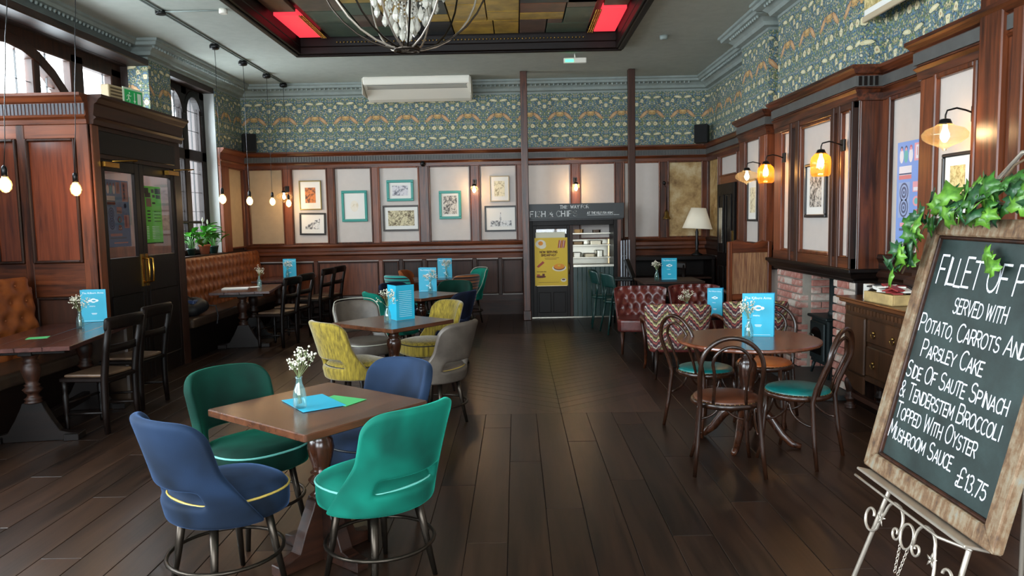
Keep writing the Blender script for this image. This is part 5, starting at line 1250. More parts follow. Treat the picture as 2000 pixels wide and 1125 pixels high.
# =================================================================== WALL LAMPS
def wall_lamp(kind, p, style, label, bulb_e, group='glass wall lamps'):
    r = thing('wall_lamp', label, 'wall lamp', (0, 0, 0), 0, group); r.matrix_world = MF(kind, p)   # local: x right, y up, z out
    MB().box(-.035, .035, -.05, .05, 0, .02).build('backplate', MT['black'], r, bev=.003)
    MB().tube([(0, 0, .02), (0, .02, .07), (0, .035, .13), (0, .02, .19), (0, -.01, .2), (0, -.03, .2)], .006, 6).build('arm', MT['black'], r)
    Y = RX(-PI / 2) @ ID  # lathe z -> local y
    A = T(0, -.03, .2) @ RX(-PI / 2)
    MB().lathe([(.012, .0), (.03, -.005), (.04, -.03), (.042, -.04)][::-1], 16, A, cap=False).build('gallery', MT['black'], r, solid=.002)
    if style == 'dome': prof = [(.04, -.03), (.055, -.045), (.11, -.065), (.135, -.095), (.13, -.125), (.09, -.155), (.04, -.175), (.015, -.19), (.012, -.2), (.001, -.203)]
    elif style == 'jar': prof = [(.04, -.03), (.055, -.045), (.078, -.07), (.085, -.1), (.084, -.2), (.075, -.225), (.06, -.235)]
    else: prof = [(.035, -.03), (.06, -.05), (.062, -.09), (.03, -.12)]
    MB().lathe(prof, 28, A, cap=False).build('glass_shade', MT['amber'] if style == 'jar' else MT['clear'], r)
    MB().lathe([(.001, -.15), (.012, -.145), (.026, -.12), (.026, -.10), (.013, -.06), (.013, -.04)], 12, A).build('bulb', MT['bulb_hot'], r)
    point('lamp_light', (0, -.13 if style != 'jar' else -.15, .2), bulb_e, (1, .60, .26), .03, r)
    return r
wall_lamp('b', (-3.895, 12.855, 2.22), 'dome', 'clear glass wall lamp on the stile nearest the left corner, behind the hanging bulbs', 3)
wall_lamp('b', (-.69, 12.855, 2.27), 'small', 'brightly lit wall lamp between the teal and pale framed pictures', 30)
wall_lamp('b', (1.02, 12.855, 2.27), 'small', 'brightly lit wall lamp above the kitchen sign', 30)
wall_lamp('r', (2.96, 9.0, 2.22), 'dome', 'clear domed wall lamp beside the dark wooden door, left of the fireplace', 7)
wall_lamp('r', (2.85, 7.99, 2.22), 'jar', 'amber jar wall lamp at the far end of the fireplace wall', 14)
wall_lamp('r', (2.85, 6.56, 2.21), 'jar', 'amber jar wall lamp at the near end of the fireplace wall', 14)
wall_lamp('r', (2.94, 4.84, 2.24), 'dome', 'large clear domed wall lamp above the gold print, nearest the chalkboard', 14)
r = thing('wall_bell', 'unlit brass bell shaped lamp on a long arm beside the stained parchment panel', 'wall lamp', (2.535, 12.855, 2.1))
MB().ball((0, -.03, .1), .03, 10, 6).tube([(0, -.03, .1), (.03, -.06, .0), (.03, -.07, -.38)], .006, 6).build('arm', MT['black'], r)
MB().lathe([(.012, -.36), (.03, -.4), (.04, -.46), (.065, -.5), (.07, -.51)], 16, T(.03, -.07, 0), cap=False).build('bell', MT['old_brass'], r, solid=.003)
MB().cyl((0, 0, .1), (0, -.03, .1), .02, 8).build('wall_rose', MT['black'], r)
# small black ball fitting on the picture rail
r = MB().ball((0, 0, 0), .045, 10, 6).cyl((0, 0, 0), (0, .06, 0), .02, 8).build('picture_rail_fitting', MT['black'], None, (-1.56, 12.80, 2.6)); tag(r, 'small round black fitting on the picture rail above the team photograph', 'fitting')
for x, y, lab in ((3.1, 12.55, 'black loudspeaker high in the right hand back corner'), (-4.42, 12.6, 'black loudspeaker high in the left hand back corner')):
    r = thing('wall_speaker', lab, 'speaker', (x, y, 2.98), math.radians(-25 if x > 0 else 25)); MB().box(-.11, .11, -.1, .1, -.15, .15).build('cabinet', MT['black_matt'], r, bev=.012)
    MB().box(-.095, .095, -.108, -.1, -.135, .135).build('grille', plain('black_grille', '08080a', .9), r, bev=.002); MB().box(-.02, .02, .1, .22, -.02, .02).build('bracket', MT['black'], r)
# =================================================================== HANGING BULBS ON THE CEILING CONDUIT
cdt = thing('ceiling_conduit', 'grey metal conduit run along the ceiling feeding the hanging bulbs', 'conduit', (0, 0, 0))
MB().cyl((-3.80, 5.0, ZC - .014), (-3.80, 12.75, ZC - .014), .011, 8).build('pipe', MT['cornice'], cdt); MB().cyl((-3.77, 5.0, ZC - .01), (-3.77, 12.75, ZC - .01), .008, 8).build('pipe', MT['cornice'], cdt)
MB().cyl((-3.8, 8.3, ZC - .014), (-3.12, 8.3, ZC - .014), .008, 8).build('pipe', MT['cornice'], cdt)
MB().lathe([(.05, -.045), (.055, -.04), (.055, 0)], 12, T(-3.8, 8.3, ZC)).build('junction_box', MT['black'], cdt); MB().lathe([(.04, -.05), (.045, -.045), (.045, 0)], 12, T(-3.12, 8.3, ZC)).build('sensor', MT['white'], cdt)
def pendant(x, y, z, label, cx=None, glow=1.0):
    r = thing('pendant_lamp', label, 'pendant lamp', (x, y, 0), 0, 'bare bulbs hanging from the ceiling conduit'); dx = (cx if cx is not None else x) - x
    MB().lathe([(.03, -.07), (.055, -.06), (.062, -.045), (.062, -.02), (.05, 0)], 14, T(dx, 0, ZC - .012)).build('ceiling_rose', MT['black'], r)
    random.seed(int(y * 10)); P = [(dx * (1 - k / 9) + random.uniform(-.006, .006) * (k % 9 > 0), 0, ZC - .07 - (ZC - .07 - z - .13) * k / 9) for k in range(10)]
    MB().tube(P, .0035, 5).build('cord', MT['black'], r)
    MB().lathe([(.021, .06), (.022, .12), (.016, .14), (.006, .15)], 12, T(0, 0, z)).build('lamp_holder', MT['black'], r)
    MB().lathe([(.001, -.062), (.022, -.056), (.04, -.035), (.047, -.005), (.043, .025), (.028, .05), (.02, .066)], 20, T(0, 0, z)).build('bulb_glass', MT['clear'], r)
    MB().lathe([(.001, -.05), (.018, -.045), (.034, -.027), (.038, -.0), (.033, .024), (.014, .05)], 12, T(0, 0, z)).build('filament', MT['bulb'], r)
    point('bulb_light', (0, 0, z - .09), 1.6 * glow, (1, .62, .3), .04, r)
    return r
names = ['nearest of the four hanging together, over the window', 'second nearest of the four hanging together', 'third of the four hanging together', 'farthest of the four hanging together, before the gilt picture']
for (x, y, z), n_ in zip([(-3.82, 9.8, 1.965), (-3.82, 10.8, 1.965), (-3.80, 11.75, 1.98), (-3.79, 12.55, 1.97)], names): pendant(x, y, z, 'filament bulb on black cord, ' + n_)
pendant(-3.93, 6.72, 1.97, 'bare filament bulb hanging in front of the mahogany lobby panel', -3.80, 1)
pendant(-3.97, 5.85, 1.97, 'bare filament bulb hanging at the far left edge of the photo', -3.80, 1)
# =================================================================== CHANDELIER
ch = thing('chandelier', 'large round wire orb chandelier with crystal drops', 'chandelier', (-.76, 5.5, 0))
R0, CZ = .62, 3.47
for k in range(8):
    a = PI * k / 8 + .2; P = []
    for j in range(0, 33):
        t = 2 * PI * j / 32; P.append((R0 * math.sin(t) * math.cos(a), R0 * math.sin(t) * math.sin(a), CZ - R0 * math.cos(t)))
    if k < 6: MB().tube(P[:32], .0075, 6, True).build('orb_band', MT['silver'] if k % 2 else MT['iron'], ch)
MB().tube([(.085 * math.cos(2 * PI * k / 20), .085 * math.sin(2 * PI * k / 20), CZ - R0 + .005) for k in range(20)], .012, 6, True, flat=1.6).build('bottom_ring', MT['iron'], ch)
MB().cyl((0, 0, CZ - .1), (0, 0, ZC + .2), .012, 8).lathe([(.001, CZ - .28), (.05, CZ - .27), (.06, CZ - .2), (.03, CZ - .1), (.05, CZ)], 16).cyl((.012, 0, CZ - R0 + .02), (0, 0, CZ - .25), .006, 6).build('stem', MT['silver'], ch)
for k in range(6):
    a = k * PI / 3
    MB().tube([(.04 * math.cos(a), .04 * math.sin(a), CZ - .2), (.2 * math.cos(a), .2 * math.sin(a), CZ - .25), (.32 * math.cos(a), .32 * math.sin(a), CZ - .12), (.33 * math.cos(a), .33 * math.sin(a), CZ - .02)], .007, 6).lathe([(.03, 0), (.035, .02), (.012, .03), (.012, .1)], 10, T(.33 * math.cos(a), .33 * math.sin(a), CZ - .02)).build('candle_arm', MT['silver'], ch)
dm = MB().lathe([(.001, 0), (.014, .015), (.02, .035), (.012, .06), (.004, .08), (.001, .082)], 6, smooth=False).ball((0, 0, .095), .009, 6, 4).mesh('crystal_drop', MT['crystal'])
bm_ = MB().mesh
bead = MB()
random.seed(21)
for ring, (rad, z, n) in enumerate([(.30, CZ - .22, 12), (.22, CZ - .32, 12), (.15, CZ - .40, 10), (.08, CZ - .47, 7), (.26, CZ - .12, 14), (.03, CZ - .52, 3)]):
    for k in range(n):
        a = 2 * PI * k / n + ring * .3; x, y = rad * math.cos(a), rad * math.sin(a)
        o = link('crystal_drop', dm, ch, (x, y, z - .04 + random.uniform(-.02, .02)), a); o.scale = (1.25,) * 3
        for q in range(5): bead.ball((x * (1 - .06 * q), y * (1 - .06 * q), z + .08 + q * .028), .009, 6, 4)
tag(bead.build('bead_chains', MT['crystal'], ch), kind='stuff')
# =================================================================== CEILING THINGS
r = thing('air_conditioner', 'white ceiling mounted air conditioning unit above the wallpaper frieze', 'air conditioner', (-1.555, 12.2, ZC))
prof = [(0, 0), (0, -.05), (.02, -.12), (.42, -.30), (.55, -.33), (.58, -.30), (.58, 0)]
Mx = Matrix(((0, 0, 1, 0), (1, 0, 0, 0), (0, 1, 0, 0), (0, 0, 0, 1)))
MB().prism(prof, -.86, .86, Mx).build('casing', MT['white'], r, bev=.02, seg=2)
a0, b0 = Vector((.02, -.12)), Vector((.42, -.30)); dd = (b0 - a0).normalized(); nn = Vector((dd.y, -dd.x)); nn = nn if nn.y < 0 else -nn
def onf(t, o): q = a0 + dd * t + nn * o; return (q.x, q.y)
MB().prism([onf(.03, .006), onf(.13, .006), onf(.13, -.01), onf(.03, -.01)], -.8, .8, Mx).build('outlet_flap', plain('ac_flap', 'a6a49a', .4), r, bev=.003)
m = MB().prism([onf(.022, .003), onf(.028, .003), onf(.028, -.01), onf(.022, -.01)], -.81, .81, Mx).prism([onf(.132, .003), onf(.138, .003), onf(.138, -.01), onf(.132, -.01)], -.81, .81, Mx); m.build('outlet_slot', MT['black'], r)
for q in (.87, -.87): MB().box(q - .005, q + .005, .02, .56, -.28, -.02).build('end_cap', MT['white'], r, bev=.003)
r = thing('ceiling_exit_light', 'slim emergency exit light with green glow hanging from the ceiling', 'exit sign', (.88, 10.85, ZC))
MB().box(-.16, .16, -.03, .03, -.13, -.06).build('housing', MT['white'], r, bev=.006); MB().cyl((0, 0, -.06), (0, 0, 0), .012, 8).build('rod', MT['white'], r)
MB().box(-.14, -.02, -.034, -.028, -.12, -.08).build('green_lens', emit('green_led', (.1, 1, .35), 1.5), r)
r = MB().lathe([(.03, -.05), (.05, -.04), (.055, 0)], 12).build('smoke_detector', MT['cornice'], None, (1.95, 9.9, ZC)); tag(r, 'small grey round smoke detector on the ceiling right of the glass tray', 'detector')
# =================================================================== STANDING LAMP, SCREEN, CABINET AT THE BACK RIGHT
r = thing('table_lamp', 'lamp with white tapered shade and dark turned stem on the dark cabinet', 'lamp', (3.0, 12.2, 0))
t = NT('linen_shade'); t.set(Base__Color=lin('d8d2c0'), Roughness=.9, Emission__Color=lin('f0e4cc'), Emission__Strength=.12)
tl = MB().lathe([(.245, 1.42), (.12, 1.76)], 32, RY(.06) @ T(-.08, 0, 0), cap=False).build('lamp_shade', t.m, r, solid=.004)
MB().lathe([(.09, .98), (.09, 1.0), (.03, 1.03), (.02, 1.1), (.035, 1.18), (.02, 1.26), (.03, 1.36), (.012, 1.42), (.012, 1.6)], 14).build('stem', MT['black'], r)
r = thing('dark_cabinet', 'low black cabinet with open shelf against the back wall', 'cabinet', (2.55, 12.55, 0))
MB().box(-.65, .7, -.3, .28, .92, .98).box(-.65, -.6, -.28, .28, 0, .92).box(.65, .7, -.28, .28, 0, .92).box(-.6, .65, .24, .28, 0, .92).box(-.6, .65, -.28, .24, .05, .1).build('carcass', MT['black_x'], r, bev=.004)
MB().box(-.6, .65, -.27, .24, .6, .63).build('shelf', MT['dark_x'], r); MB().box(.05, .1, -.27, .24, .1, .6).build('divider', MT['black_z'], r); MB().box(-.58, .04, -.28, -.26, .12, .58).build('door', MT['black_x'], r, bev=.004)
bpy.data.objects['table_lamp'].location = (3.0, 12.45, 0)
r = thing('side_screen', 'pale grey boarded screen beside the right hand wooden post', 'screen', (1.62, 11.98, 0))
for k in range(5): MB().box(k * .0, .02, k * .12, k * .12 + .115, 0, 1.27).build('board', plain('pale_grey_board', 'aab0ba', .5), r, (k * .035, -.35, 0), -.2, bev=.003)
r = thing('black_high_chair', 'small black chair with slanting back between the green chairs and the post', 'chair', (1.62, 11.3, 0), -.3)
MB().box(-.16, .16, -.16, .16, .68, .72).build('seat', MT['black_matt'], r, bev=.01); MB().box(-.15, .15, -.02, .02, .0, .3, T(.14, 0, .72) @ RZ(PI / 2) @ RX(-.35)).build('backrest', MT['black_matt'], r, bev=.01)
for sx in (-1, 1):
    for sy in (-1, 1): MB().cyl((sx * .13, sy * .13, .68), (sx * .18, sy * .18, 0), .014, 8).build('leg', MT['black'], r)

# =================================================================== TABLE SETTINGS
menu_w = plain('white_menu_print', 'e8f4f8', .5)
MT['menu_back'] = plain('turquoise_card_inside', '1290bd', .5)
def cloud(m, cx, cy, s, M, mi):
    for dx, dy, r_ in ((-.5, 0, .32), (0, .12, .42), (.45, 0, .34), (0, -.1, .4)): disc(m, cx + dx * s, cy + dy * s, r_ * s, r_ * s * .62, M, mi, .0008, 14)
    disc(m, cx + .08 * s, cy, .3 * s, .14 * s, M, 1, .0011, 14)
def menu(x, y, z, deg, label, w=.15, h=.21, open_deg=35, lines=False, hinge='r'):
    r = thing('menu_card', label, 'menu', (x, y, z), math.radians(deg), 'turquoise folded menus standing on the tables')
    # front leaf faces local -y; the second leaf is hinged on its right or left edge
    MB().box(0, w, -.001, .001, 0, h).build('front_leaf', MT['sky_blue'], r)
    if hinge == 'r': MB().box(-w, 0, -.001, .001, 0, h).build('back_leaf', MT['menu_back'], r, (w, .001, 0), -math.radians(open_deg))
    elif hinge == 's': MB().box(0, w * 1.1, -.001, .001, 0, h).build('back_leaf', MT['menu_back'], r, (0, .003, 0), math.radians(open_deg))
    else: MB().box(-w, 0, -.001, .001, 0, h).build('back_leaf', MT['sky_blue'], r, (0, .001, 0), -math.radians(open_deg))
    m = MB(); F_ = Matrix(((1, 0, 0, 0), (0, 0, -1, -.0012), (0, 1, 0, 0), (0, 0, 0, 1)))
    if lines:
        for k in range(14): flat(m, w * .15, w * .85, h * (.1 + k * .055), h * (.1 + k * .055) + .0022, F_, 0, .0006)
    else:
        typed(m, 'The Kilburn Arms', w * .115, F_ @ T(w / 2, h * .87, 0)); cloud(m, w / 2, h * .66, w * .26, F_, 0)
        typed(m, 'menu', w * .1, F_ @ T(w * .45, h * .47, 0)); flat(m, w * .4, w * .62, h * .26, h * .275, F_, 0, .0008); flat(m, w * .42, w * .6, h * .23, h * .24, F_, 0, .0008)
        flat(m, w * .1, w * .9, h * .04, h * .045, F_, 0, .0008)
    tag(m.build('print', [menu_w, MT['sky_blue']], r), kind='stuff')
    return r
TZ = .7535
menu(-4.02, 6.82, TZ + .002, 14, 'turquoise menu standing on the near trestle table by the lobby', .215, .30, 14)
menu(-1.07, 6.56, TZ, 42, 'open turquoise menu on the second square table, beside a flower vase', .19, .31, 100, True, 'l')
menu(-1.22, 9.25, TZ, 5, 'turquoise menu standing on the third square table behind white flowers', .22, .30, 20)
menu(-1.22, 11.5, TZ, 3, 'turquoise menu on the table by the back wall', .22, .30, 20)
menu(-3.84, 12.25, TZ + .002, 5, 'turquoise menu on the table in the far left corner', .21, .30, 20)
menu(1.62, 5.36, TZ, -14, 'tall turquoise menu standing on the round table', .215, .31, 16, False, 's')
menu(2.05, 8.03, .551, -30, 'open turquoise menu on the low black table', .16, .30, 34, False, 's')
menu(2.02, 10.4, .751, 3, 'turquoise menu on the dark dining table at the back right', .21, .30, 20)
_ve = {}
def vase(x, y, z, label, seed, h=.16, spread=.075):
    r = thing('flower_vase', label, 'vase', (x, y, z), 0, 'small glass vases of dried white flowers')
    if 'v' not in _ve:
        _ve['v'] = MB().lathe([(.001, 0), (.028, 0), (.031, .006), (.031, .06), (.026, .09), (.015, .118), (.0135, .138), (.018, .15), (.0155, .15), (.0115, .138), (.0125, .118), (.0235, .088), (.0285, .058), (.0285, .009), (.001, .008)], 20).mesh('bottle', MT['vase'])
        _ve['f'] = {}
    link('bottle', _ve['v'], r)
    random.seed(seed); st_ = MB(); fl = MB(); fme = MB().ball((0, 0, 0), .0055, 5, 4)
    for k in range(15):
        a = random.uniform(0, 2 * PI); q = random.uniform(.1, 1) ** .6; tx, ty, tz = math.cos(a) * spread * q, math.sin(a) * spread * q, .15 + random.uniform(.05, .13) * (1.25 - .5 * q)
        st_.tube([(math.cos(a + PI) * .01, math.sin(a + PI) * .01, .02), (0, 0, .14), (tx * .6, ty * .6, .14 + (tz - .14) * .6), (tx, ty, tz)], .0009, 4)
        for j in range(7):
            ox, oy, oz = random.uniform(-.02, .02), random.uniform(-.02, .02), random.uniform(-.022, .022)
            fl.ball((tx + ox, ty + oy, tz + oz), random.uniform(.0035, .006), 5, 3); st_.tube([(tx * .85, ty * .85, tz - .02), (tx + ox, ty + oy, tz + oz)], .0006, 3)
    st_.build('stems', MT['stem'], r); tag(fl.build('blossom', MT['flower'], r), kind='stuff')
    return r
vase(-1.035, 3.46, TZ + .003, 'glass vase of white gypsophila standing on the turquoise card of the nearest table', 1)
vase(-1.13, 6.44, TZ, 'flower vase left of the open menu on the second square table', 2)
vase(-1.06, 9.1, TZ, 'flower vase in front of the menu on the third square table', 3)
vase(-1.08, 11.42, TZ, 'flower vase in front of the menu on the table by the back wall', 4)
vase(-3.80, 6.42, TZ + .002, 'flower vase in front of the menu on the near trestle table', 5)
vase(-3.62, 10.45, TZ + .002, 'flower vase beside the white papers on the far trestle table', 6)
vase(-3.74, 12.15, TZ + .002, 'flower vase in front of the menu in the far left corner', 7)
vase(1.625, 5.22, TZ, 'flower vase in front of the tall menu on the round table', 8)
vase(1.84, 8.08, .5505, 'flower vase on the low black table, blooms above the zigzag chair back', 9, spread=.09)
vase(1.93, 10.3, .7505, 'flower vase beside the menu on the dark dining table at the back right', 10)
def card(name, x, y, z, w, h, deg, mat, label, cat='leaflet'):
    o = MB().box(-w / 2, w / 2, -h / 2, h / 2, 0, .0015).build(name, mat, None, (x, y, z), math.radians(deg)); return tag(o, label, cat)
card('menu_card', -1.0, 3.56, TZ + .0015, .21, .30, 36, MT['sky_blue'], 'turquoise card lying flat under the vase on the nearest table', 'menu')
card('leaflet', -.88, 3.60, TZ, .15, .21, 62, MT['mint'], 'green leaflet peeping out from under the turquoise card')
card('leaflet', -3.84, 5.90, TZ + .002, .15, .11, 20, MT['mint'], 'small green leaflet lying on the near trestle table')
card('newspaper', -3.86, 10.2, TZ + .002, .34, .24, 12, MT['white_paper'], 'white folded papers lying on the far trestle table', 'papers').scale = (1, 1, 8)
card('napkin', -3.7, 10.42, TZ + .002, .16, .16, 30, MT['white_paper'], 'white napkin beside the papers on the far trestle table', 'napkin')
# =================================================================== POT PLANTS ON THE SILL, BAG ON THE BENCH
leafm = plain('glossy_green_leaf', '3c8a22', .3, noise=.3); potg = plain('dark_green_pot', '1c3a34', .5); terr = plain('terracotta_pot', '9a5434', .8)
def leaf_mesh(L=.2, w=.05, droop=.35, mat=None):
    def f(u, v):
        s = u * 2 - 1; ww = w * math.sin(PI * min(1, v * .93 + .04)) ** .8 * (1 - .25 * v)
        return (s * ww, v * L * (1 - .25 * droop * v), L * (.5 * v - droop * v * v) - abs(s) * .0 + .012 * abs(s))
    return MB().grid(f, 4, 7).mesh('leaf', mat or leafm)
lm_ = leaf_mesh()
def pot_plant(x, y, z, label, pot, pr, nleaf, seed, hgt, flowers=0):
    r = thing('pot_plant', label, 'plant', (x, y, z))
    MB().lathe([(.001, 0), (pr * .72, 0), (pr * .95, pr * 1.35), (pr * 1.05, pr * 1.36), (pr * 1.05, pr * 1.7), (pr * .93, pr * 1.7), (pr * .9, pr * 1.45), (.001, pr * 1.45)], 24).build('pot', pot, r)
    random.seed(seed); s_ = MB()
    for k in range(nleaf):
        a = random.uniform(0, 2 * PI); q = random.uniform(.1, 1); hh = pr * 1.5 + hgt * random.uniform(.35, 1) * (1.1 - .35 * q); rr_ = .03 + .10 * q
        p = (rr_ * math.cos(a), rr_ * math.sin(a), hh)
        s_.tube([(0.02 * math.cos(a), .02 * math.sin(a), pr * 1.4), (rr_ * .5 * math.cos(a), rr_ * .5 * math.sin(a), hh * .75), p], .003, 4)
        o = link('leaf', lm_, r, p, a - PI / 2 + random.uniform(-.5, .5)); o.rotation_euler[0] = random.uniform(-.5, .35); sc = random.uniform(.7, 1.15); o.scale = (sc,) * 3
    s_.build('stems', leafm, r)
    for k in range(flowers):
        a = random.uniform(0, 2 * PI); p = (.09 * math.cos(a), .09 * math.sin(a), hgt + .16 + .03 * k)
        MB().tube([(0, 0, pr * 1.4), (p[0] * .5, p[1] * .5, hgt * .7), p], .0025, 4).lathe([(.001, 0), (.014, .02), (.012, .05), (.001, .08)], 8, T(*p)).build('flower_spathe', plain('white_spathe', 'dfe6dc', .5), r)
pot_plant(-4.66, 11.16, 1.201, 'peace lily in the terracotta pot on the window sill', terr, .085, 34, 1, .28, 2)
pot_plant(-4.68, 10.75, 1.201, 'leafy plant in a small dark pot at the lobby end of the sill', potg, .06, 18, 2, .24)
pot_plant(-4.64, 11.45, 1.201, 'leafy plant in a dark green pot at the corner end of the sill', potg, .07, 20, 3, .22)
r = thing('backpack', 'black and blue bag slumped on the far bench against the lobby', 'bag', (-4.12, 9.35, .5))
def bg(u, v):
    a = u * 2 * PI; t = v * PI; k = 1 + .14 * math.sin(3 * a + 2 * v) + .08 * math.sin(7 * a)
    return (.17 * k * math.sin(t) ** .6 * math.cos(a), .26 * k * math.sin(t) ** .6 * math.sin(a), .1 - .1 * math.cos(t) + .03 * math.sin(2 * a))
MB().grid(bg, 24, 10, closed_u=True).build('body', plain('black_nylon', '101216', .5), r, merge=True)
MB().box(-.02, .10, -.12, .06, .13, .2).build('pocket', plain('blue_nylon', '3a4c78', .5), r, bev=.02, seg=2)
MB().tube([(.12, .1, .12), (.25, .16, .1), (.3, .1, -.02), (.3, .05, -.12)], .009, 6).tube([(-.1, -.1, .18), (.0, -.1, .26), (.1, -.06, .17)], .01, 6).build('strap', plain('webbing', '1c1e22', .7), r)

# =================================================================== CHALKBOARD ON ITS EASEL
BW, BH = .62, .775
Mb = T(1.1544, 1.9471, 1.2232) @ Matrix.Rotation(-1.5612, 4, 'Z') @ Matrix.Rotation(.0122, 4, 'Y') @ Matrix.Rotation(-.2408, 4, 'X')
cb = thing('chalkboard', 'black chalkboard menu in a weathered wood frame, chalk lettering in white', 'chalkboard'); cb.matrix_world = Mb @ RX(PI / 2)   # local x right, y up, z towards viewer
t = NT('weathered_driftwood'); v = t.coord((4, 30, 30)); v2 = t.coord((30, 4, 30))
f = t.noise(t.coord((6, 6, 6)), 3, 8, .7); f2 = t.noise(t.coord((40, 7, 40)), 1.5, 6, .7); mixf = t.math('ADD', t.math('MULTIPLY', f, .5), t.math('MULTIPLY', f2, .5)); t.bump(mixf, .6, .006)
DR = t.set(Base__Color=t.ramp(mixf, [(.36, '3a281e'), (.48, '6a4e34'), (.57, '80705a'), (.7, '76807c')]), Roughness=.7)
fw = .05; w2, h2 = BW / 2, BH / 2
for poly, ax in (([(-w2, -h2), (w2, -h2), (w2 - fw, -h2 + fw), (-w2 + fw, -h2 + fw)], 0), ([(w2, -h2), (w2, h2), (w2 - fw, h2 - fw), (w2 - fw, -h2 + fw)], 1), ([(w2, h2), (-w2, h2), (-w2 + fw, h2 - fw), (w2 - fw, h2 - fw)], 0), ([(-w2, h2), (-w2, -h2), (-w2 + fw, -h2 + fw), (-w2 + fw, h2 - fw)], 1)):
    MB().prism(poly, -.03, .0, ID).build('frame_side', DR, cb, bev=.004)
ib = MB(); a_, b_ = w2 - fw, h2 - fw
for x0_, x1_, y0_, y1_ in ((-a_, a_, b_ - .01, b_), (-a_, a_, -b_, -b_ + .01), (-a_, -a_ + .01, -b_, b_), (a_ - .01, a_, -b_, b_)): ib.box(x0_, x1_, y0_, y1_, -.024, -.008)
ib.build('inner_bead', MT['dark_z'], cb, bev=.003)
t = NT('blackboard_slate'); f = t.noise(t.coord((1, 1, 1)), 7, 6, .7)
MB().box(-a_, a_, -b_, b_, -.028, -.018).build('slate', t.set(Base__Color=t.ramp(f, [(.35, '16211f'), (.7, '2c3b39')]), Roughness=.5), cb)
random.seed(33); ck = MB()
ta = a_ * 2
lines = [("FILLET OF PORK", .035, .140, .078, 0.0061, .6, None, .50), ("SERVED WITH", .15, .213, .040, 0.0045, .9, None, .225), ("POTATO, CARROTS AND", .015, .285, .050, 0.0044, .8, .74, .46), ("PARSLEY CAKE", .06, .354, .048, 0.0044, .8, .74, .285),
         ("SIDE OF SAUTE SPINACH", .014, .424, .048, 0.0043, .8, .74, .455), ("& TENDERSTEM BROCCOLI", .008, .487, .048, 0.0043, .8, .74, .46), ("TOPPED WITH OYSTER", .02, .550, .048, 0.0043, .8, .74, .385), ("MUSHROOM SAUCE", .012, .612, .048, 0.0043, .8, .74, .32), ("\u00a313.75", .36, .635, .054, 0.0043, .8, .74, .12)]
for s, x, y, h, w, gap, small, wid in lines:
    full = strokes(MB(), s, ID, h, w, gap, 1.0, 0, 0, 0, small) - .4 * h
    strokes(ck, s, T(-a_ + x, b_ - y + .002, -.0175) @ Matrix.Diagonal((wid / full, 1, 1, 1)), h, w, gap, 1.0, .06, 0, .0004, small)
t = NT('white_chalk'); f = t.noise(t.coord((1, 1, 1)), 220, 3); t.set(Base__Color=t.ramp(f, [(.3, 'b8c0cc'), (.5, 'ececf4')]), Roughness=.95)
ck.build('chalk_lettering', t.m, cb)
# easel: thin pewter coloured wire
es = thing('display_easel', 'pewter coloured scrolled wire easel holding the chalkboard', 'easel'); es.matrix_world = Mb @ RX(PI / 2)
SV = MT['silver']; lo_ = -h2
MB().tube([(-w2 * .93 + .02, lo_ + .02 - .05, .035), (-.15, lo_ - .03, .035), (.15, lo_ - .03, .035), (w2 * .55, lo_ - .03, .035), (w2 * .8, lo_ - .02, .0)], .004, 6).build('ledge_rod', SV, es)
MB().box(-.27, .27, lo_ - .012, lo_ - .004, -.03, .036).build('ledge', SV, es, bev=.002)
for s in (-1, 1):
    MB().tube([(s * .13, h2 + .12, -.05), (s * .19, lo_ - .02, -.035), (s * .27, lo_ - .93, .02)], .0065, 8).build('leg', SV, es)
MB().tube([(0, h2 + .12, -.05), (0, 0, -.2), (0, lo_ - .80, -.5)], .006, 8).build('back_leg', SV, es)
MB().tube([(-.13, h2 + .12, -.05), (-.06, h2 + .19, -.05), (.06, h2 + .19, -.05), (.13, h2 + .12, -.05)], .006, 8).build('crest', SV, es)
def spiral(cx, cy, r0, r1, a0, a1, z, n=26): return [(cx + (r0 + (r1 - r0) * k / n) * math.cos(a0 + (a1 - a0) * k / n), cy + (r0 + (r1 - r0) * k / n) * math.sin(a0 + (a1 - a0) * k / n), z) for k in range(n + 1)]
zz_ = .0
sc = MB()
for s in (-1, 1):
    sc.tube([(s * x, y, z) for x, y, z in [(.035, lo_ - .11, zz_)] + spiral(.078, lo_ - .085, .045, .045, PI, .15, zz_, 12) + [(.14, lo_ - .12, zz_)] + spiral(.185, lo_ - .12, .046, .012, PI * 1.15, PI * 2.9, zz_)], .0042, 6)
    sc.tube([(s * x, y, z) for x, y, z in spiral(.052, lo_ - .112, .022, .006, PI * .9, PI * 3.1, zz_, 18)], .0036, 6)
sc.tube([(.030 * math.cos(2 * PI * k / 20), lo_ - .10 + .034 * math.sin(2 * PI * k / 20), zz_) for k in range(20)], .0038, 6, True)
sc.build('scrollwork', SV, es)
for s in (-1, 1):
    lv = MB()
    for k in range(5): lv.add([(0, 0, 0), (.008, .004, .002), (.022, .0, .0), (.008, -.004, .002)], [(0, 1, 2), (0, 2, 3)], T(s * .128, lo_ - .105, .004) @ RZ(k * 1.25 + .4))
    lv.build('leaf_ornament', SV, es, solid=.0015)
cn = MB()
for s in (-1, 1):
    for k in range(9):
        cn.tube([(s * (.018 - k * .0012) + .0035 * math.cos(2 * PI * j / 8) * (k % 2), lo_ - .135 - k * .0085 + .0055 * math.sin(2 * PI * j / 8), .0035 * math.cos(2 * PI * j / 8) * (1 - k % 2)) for j in range(8)], .0011, 4, True)
tag(cn.build('chain', SV, es), kind='stuff')
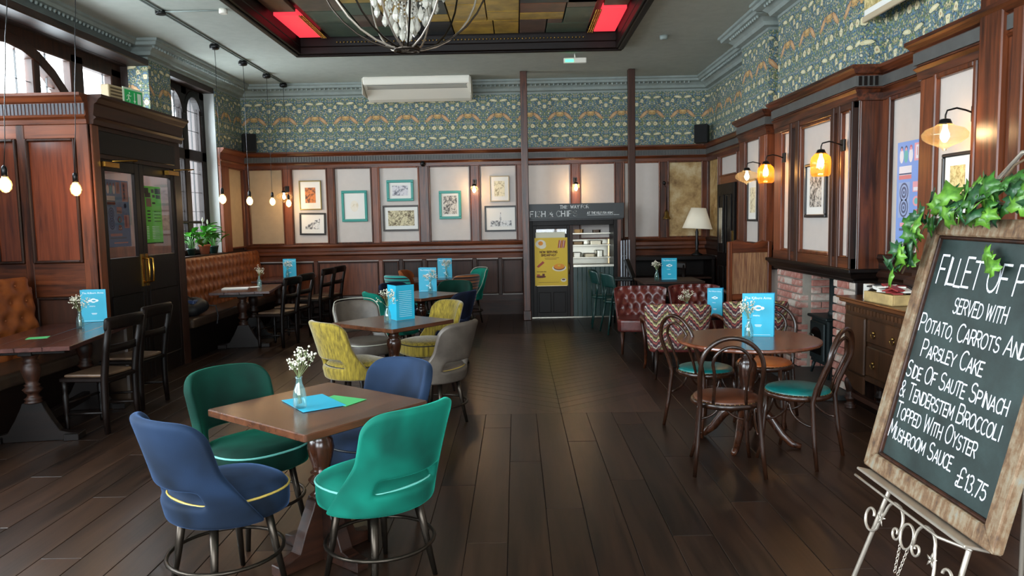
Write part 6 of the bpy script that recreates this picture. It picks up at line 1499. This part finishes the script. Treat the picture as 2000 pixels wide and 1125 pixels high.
# ivy garland along the top of the board
iv = thing('ivy_garland', 'trailing green ivy garland draped over the top of the chalkboard', 'garland'); iv.matrix_world = Mb @ RX(PI / 2)
ivs = []
for i, (a, b) in enumerate((('1a4014', '3c7222'), ('14341e', '2c5a30'), ('346018', '6a9a34'))):
    t = NT('ivy_leaf_%d' % i); t.m.name = ('ivy_leaf', 'dark_ivy_leaf', 'young_ivy_leaf')[i]; f = t.noise(t.coord((1, 1, 1)), 30, 4); t.set(Base__Color=t.ramp(f, [(.35, a), (.65, b)]), Roughness=.4)
    out = [(0, -.012), (.012, -.026), (.034, -.02), (.024, -.004), (.042, .014), (.022, .02), (.014, .03), (0, .058), (-.014, .03), (-.022, .02), (-.042, .014), (-.024, -.004), (-.034, -.02), (-.012, -.026)]
    vs = [(0, 0, .004)] + [(x, y, -.10 * abs(x) - .06 * max(0, y)) for x, y in out]; fs = [(0, 1 + k, 1 + (k + 1) % len(out)) for k in range(len(out))]
    ivs.append(MB().add(vs, fs, ID, False).mesh('leaf', t.m, solid=.0008))
random.seed(8)
vine = [(-w2 - .02, h2 - .18, .03), (-w2 + .01, h2 - .12, .035), (-w2 + .03, h2 - .03, .03), (-w2 + .09, h2 + .03, .02), (-.12, h2 + .02, .03), (-.04, h2 + .05, .02), (.05, h2 + .03, .03), (.14, h2 + .07, .01), (w2, h2 + .04, .02)]
MB().tube(vine, .003, 5).tube([(-.06, h2 + .03, .01), (.0, h2 + .14, 0), (.08, h2 + .17, 0), (.16, h2 + .12, 0)], .0035, 5).build('vine', plain('ivy_stem', '5a4630', .8), iv)
for k in range(100):
    t_ = random.random() * (len(vine) - 1); i = int(t_); q = Vector(vine[i]).lerp(Vector(vine[min(i + 1, len(vine) - 1)]), t_ - i)
    p = q + Vector((random.uniform(-.035, .035), random.uniform(-.045, .045), random.uniform(0, .05)))
    o = link('leaf', random.choice(ivs), iv, p, 0); o.rotation_euler = (random.uniform(-.7, .7), random.uniform(-.7, .7), random.uniform(0, 2 * PI)); o.scale = (random.uniform(.5, .95),) * 3
for p in ((.02, h2 - .11, .01), (.05, h2 - .13, .012), (.0, h2 - .095, .01)):
    o = link('leaf', ivs[2], iv, p, 0); o.rotation_euler = (.2, .1, random.uniform(0, 6)); o.scale = (.7,) * 3
bpy.context.view_layer.update()
